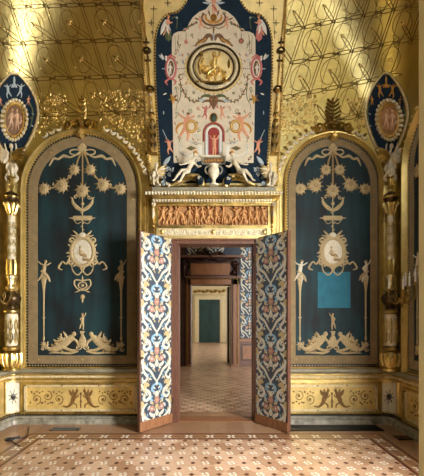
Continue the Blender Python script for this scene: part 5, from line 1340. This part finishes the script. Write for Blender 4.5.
# ================================================================== GILDED OVERDOOR
t = thing('gilded_overdoor', 'gilded overdoor with a terracotta frieze of dancing putti above the doorway', 'doorcase', FRONT(MX, 238, .1))
PX = lambda x: xx(x)
def bx(nm, lst, m, par=t):
    bm = bmesh.new()
    for (x0, x1, y0, y1, h) in lst: box(bm, xx(x0, D - h), xx(x1, D - h), D - h, D - .003, zz(y1, D - h), zz(y0, D - h))
    return link(nm, bm, m, par, False)
bx('shelf', [(152, 276, 187.2, 191, .20)], SLATE)
def profile(nm, x0, x1, prof, m):
    bm = bmesh.new(); prev = None
    for ex, h, y in prof:
        q = [bm.verts.new(p) for p in ((xx(x0 - ex, D - h), D - .003, zz(y, D - h)), (xx(x0 - ex, D - h), D - h, zz(y, D - h)), (xx(x1 + ex, D - h), D - h, zz(y, D - h)), (xx(x1 + ex, D - h), D - .003, zz(y, D - h)))]
        if prev:
            for k in range(3): bm.faces.new((prev[k], prev[k + 1], q[k + 1], q[k]))
        prev = q
        if len(bm.verts) == 4: bm.faces.new(q)
    bm.faces.new(prev); return link(nm, bm, m, t, 35)
profile('cornice', 153, 272, [(8, .24, 190.8), (9, .26, 191.4), (9, .26, 195), (6, .21, 196), (3.4, .17, 198), (1.6, .14, 199.2), (1, .13, 203.4), (0, .11, 204), (0, .11, 205.8)], GOLD)
def FH(ref):
    P = plane(D - ref); return lambda u, v, h: P(u, v, h - ref)
M = FH(.07)
R = Relief(FH(.26), .26, .285)
x = 146
while x < 281: R.leaf(x, 194.6, -PI / 2, 3.4, 1.3, IVORY); R.ell(x + 1.6, 192.6, .7, .8, IVORY, n=6); x += 3.2
R.done('leaf_band', t)
R = Relief(FH(.13), .13, .155)
x = 153
while x < 273: R.plate([(x, 199.6), (x + 1.7, 199.6), (x + 1.7, 202), (x, 202)], IVORY, .13, .155); x += 3.0
R.done('dentils', t)
R = Relief(FH(.11), .11, .125)
R.dots([(158.6 + 1.6 * k, 204.9) for k in range(69)], .62, GOLDB); R.done('bead_row', t)
bx('frieze_ground', [(158.4, 268.2, 205.8, 225.2, .05)], TERRAG)
poses = ['dance', 'walk', 'raise', 'bend', 'stand', 'arms', 'walk', 'dance', 'raise', 'stand', 'bend', 'dance', 'walk', 'raise', 'stand', 'dance']
for k, po in enumerate(poses):
    R = Relief(M, .05, .10); u = 162.5 + 6.72 * k
    R.person(u, 215.4 + (1 if po in ('bend',) else 0), 17.8, po, TERRA, TERRAG, TERRA if k % 3 else None, (-1) ** (k // 2), .05, .095, 1.3)
    if k % 2: R.leaf(u + 2.4, 224.6, -PI / 2 + .3, 9, 1.3, TERRA, .05, .07)
    if k % 3 == 1: R.ell(u - 3.0, 221.6, 1.9, 2.6, TERRA, .05, .08)
    R.done('frieze_putto', t)
bx('frieze_frame', [(156.4, 270.2, 225.2, 228, .08), (156.4, 158.4, 205.8, 225.2, .08), (268.2, 270.2, 205.8, 225.2, .08)], GOLD)
bx('ornament_band', [(159.6, 266.8, 228, 235.6, .055)], CREAMG)
R = Relief(M, .055, .07)
for k in range(17):
    u = 164.5 + 6.1 * k; R.scroll(u, 231.8, 2.5, PI * (k % 2), 1.3 * (-1) ** k, IVORY, .65); R.leaf(u + 2.6, 232 + 1.4 * (-1) ** k, .5 * (-1) ** k, 3.2, .8, IVORY)
for u in (162, 213.2, 264.4): R.burst(u, 231.8, 3.2, GOLDB, 8, .055, .078)
R.done('white_scrolls', t)
bx('gilt_architrave', [(156.4, 270.2, 235.6, 238.4, .08), (156.4, 159.6, 228, 235.6, .08), (266.8, 270.2, 228, 235.6, .08)], GOLDP)
bx('gilt_jamb', [(143.6, 148.6, 196, 370, .03), (148.6, 156.4, 199, 412, .045)], GOLD); bx('gilt_jamb', [(270.2, 276.5, 199, 412, .045), (276.5, 281.6, 196, 370, .03)], GOLD)
bx('jamb_fillet', [(144.6, 145.6, 196, 369, .05), (147, 148, 196, 369, .05)], GOLDB); bx('jamb_fillet', [(277.4, 278.4, 196, 369, .05), (279.9, 280.9, 196, 369, .05)], GOLDB)
for u in (153.8, 272.4):
    R = Relief(M, .04, .13); R.stroke([(u, 203), (u, 207), (u, 213), (u, 224)], [1.9, 2.2, 1.7, .9], GOLDB, .04, .15); R.scroll(u, 205.6, 2.2, -PI / 2, 1, IVORY, .8, .1, .18); R.leaf(u, 210, PI / 2, 10, 1.6, IVORY, .1, .16); R.ell(u, 226.5, 1.2, 1.5, GOLDB); 
    for k in range(3): R.burst(u, 230 + 4 * k, 1.5, GOLDB, 5, .04, .08)
    R.done('console', t)

# ================================================================== DAMASK DOOR LEAVES
def leaf(nm, hx, fx, fy, lab):
    a = Vector((hx, D - .03, 0)); b = Vector((fx, fy, 0)); ex = (b - a).normalized(); W = (b - a).length; H = 2.605
    n = Vector((0, 0, 1)).cross(ex);  n = n if (n.x * (-fx) > 0) else -n
    def M(u, v, h): return a + ex * u + Vector((0, 0, .012 + v)) + n * h      # u from the hinge, v up, h towards the picture
    t = bpy.data.objects.new(nm, None); COL.objects.link(t); t.location = a; t['label'] = lab; t['kind'] = 'structure'
    def bx(nm2, lst, m, par=t):
        bm = bmesh.new()
        for (u0, u1, v0, v1, h0, h1) in lst:
            vs = [bm.verts.new(M(*p)) for p in ((u0, v0, h0), (u1, v0, h0), (u1, v0, h1), (u0, v0, h1), (u0, v1, h0), (u1, v1, h0), (u1, v1, h1), (u0, v1, h1))]
            for f in ((0, 1, 2, 3), (4, 5, 6, 7), (0, 1, 5, 4), (1, 2, 6, 5), (2, 3, 7, 6), (3, 0, 4, 7)): bm.faces.new([vs[i] for i in f])
        return link(nm2, bm, m, par, False)
    bx('core', [(0, W, 0, H, -.045, 0)], WOOD); bx('kick_plate', [(.004, W - .004, 0, .125, 0, .012)], WOODL)
    bx('stile', [(0, .02, .125, H, 0, .008), (W - .022, W, .125, H, 0, .008)], WOOD)
    R = Relief(M); R.plate([(.02, .125), (W - .022, .125), (W - .022, H - .008), (.02, H - .008)], D_BLUE, 0, .005)
    cw = W - .042; chh = .665
    for k in range(4): damask(R, .02, H + .02 - k * chh, cw, -chh, False, .005, .0056)
    # keep the last repeat inside the leaf
    for v in R.bm.verts:
        z = v.co.z - .012
        if z > H - .01: v.co.z = H - .01 + .012
        uu = (v.co - a).dot(ex)
        if uu < .02: v.co += ex * (.02 - uu)
        if uu > W - .022: v.co -= ex * (uu - W + .022)
        if z < .125: v.co.z = .125 + .012
    R.done('damask_covering', t)
    bm = bmesh.new(); c = M(W - .012, .96, .03); lathe(bm, (0, 0), [(.004, 0), (.012, .002), (.008, .012), (.02, .03), (.018, .044), (.004, .05)], 14)
    rot = n.to_track_quat('Z', 'Y').to_matrix().to_4x4(); bm.transform(Matrix.Translation(M(W - .014, .96, .006)) @ rot); link('door_knob', bm, BRONZE, t)
    bm = bmesh.new()
    for v in (.3, 1.3, 2.3): tube(bm, [M(-.004, v - .05, .004), M(-.004, v + .05, .004)], .011, 8)
    link('hinge', bm, BRONZE, t)
leaf('door_1', -.538, -.912, 4.52, 'left door leaf hung with blue and cream damask, standing open')
leaf('door_2', .642, 1.008, 4.50, 'right door leaf hung with shadowed damask, standing open')

# ================================================================== ON THE FLOOR
def grate(nm, lab, x0, x1, y0, y1, m, fm, bars, z=.012):
    t = thing(nm, lab, 'grate', ((x0 + x1) / 2, (y0 + y1) / 2, 0), 'heating grates in the floor')
    bm = bmesh.new(); box(bm, x0, x1, y0, y1, .0, .004); link('pan', bm, BLACKD, t, False)
    bm = bmesh.new(); w = .018
    for q in ((x0, x1, y0, y0 + w), (x0, x1, y1 - w, y1), (x0, x0 + w, y0, y1), (x1 - w, x1, y0, y1)): box(bm, *q, 0, z)
    link('frame', bm, fm, t, False)
    bm = bmesh.new(); n = bars
    for k in range(n): a = x0 + w + (x1 - x0 - 2 * w) * (k + .25) / n; box(bm, a, a + (x1 - x0 - 2 * w) / n * .5, y0 + w, y1 - w, .002, z - .002)
    link('bars', bm, m, t, False)
grate('floor_grate', 'long black heating grate in the floor under the right dado panel', 1.02, 2.29, 4.60, 4.83, IRON, IRON, 60)
grate('floor_grate', 'small blue grey steel grate in the floor left of the doorway', -2.12, -1.74, 4.62, 4.72, STEEL, STEEL, 14)
grate('floor_grate', 'small dark brown grate in the floor at the right corner', 2.30, 2.48, 4.26, 4.40, WOODD, WOODD, 8)
t = thing('floor_plug', 'black plug with its cable lying on the floor in the left corner', 'plug', (-2.42, 4.23, 0))
bm = bmesh.new(); bmesh.ops.create_uvsphere(bm, u_segments=14, v_segments=8, radius=.045, matrix=Matrix.Translation((-2.42, 4.23, .022)) @ Matrix.Diagonal((1.3, .9, .5, 1))); tube(bm, [(-2.39, 4.24, .03), (-2.33, 4.29, .03)], .014, 8); link('plug_body', bm, RUBBER, t)
bm = bmesh.new(); tube(bm, cr([(-2.34, 4.28, .012), (-2.30, 4.36, .007), (-2.34, 4.5, .007), (-2.40, 4.62, .007), (-2.46, 4.76, .007)], 5), .006, 6); link('cable', bm, RUBBER, t)
bm = bmesh.new(); tube(bm, cr([(-2.38, 4.20, .008), (-2.28, 4.12, .006), (-2.2, 4.05, .006)], 4), .004, 6); link('thin_lead', bm, RUBBER, t)
# ================================================================== camera, world, view
cam = bpy.data.cameras.new('camera'); co = bpy.data.objects.new('camera', cam); COL.objects.link(co)
co.location = (0, 0, EYE); co.rotation_euler = (PI / 2, 0, 0); cam.sensor_width = 36; cam.lens = F / 476 * 36
cam.shift_x = 2 / 476; cam.shift_y = (HY - 238) / 476; cam.clip_start = .05
SC.camera = co
w = bpy.data.worlds.new('world'); SC.world = w; w.use_nodes = True
bg = w.node_tree.nodes['Background']; bg.inputs[0].default_value = (.85, .93, 1, 1); bg.inputs[1].default_value = WORLD
SC.view_settings.view_transform = 'Standard'; SC.view_settings.look = 'None'; SC.view_settings.gamma = 1; SC.view_settings.exposure = EXPO
SC.view_settings.use_curve_mapping = False
SC.cycles.use_denoising = True; SC.cycles.max_bounces = 8; SC.cycles.diffuse_bounces = 4; SC.cycles.glossy_bounces = 4
SC.cycles.sample_clamp_indirect = 6; SC.cycles.caustics_reflective = True
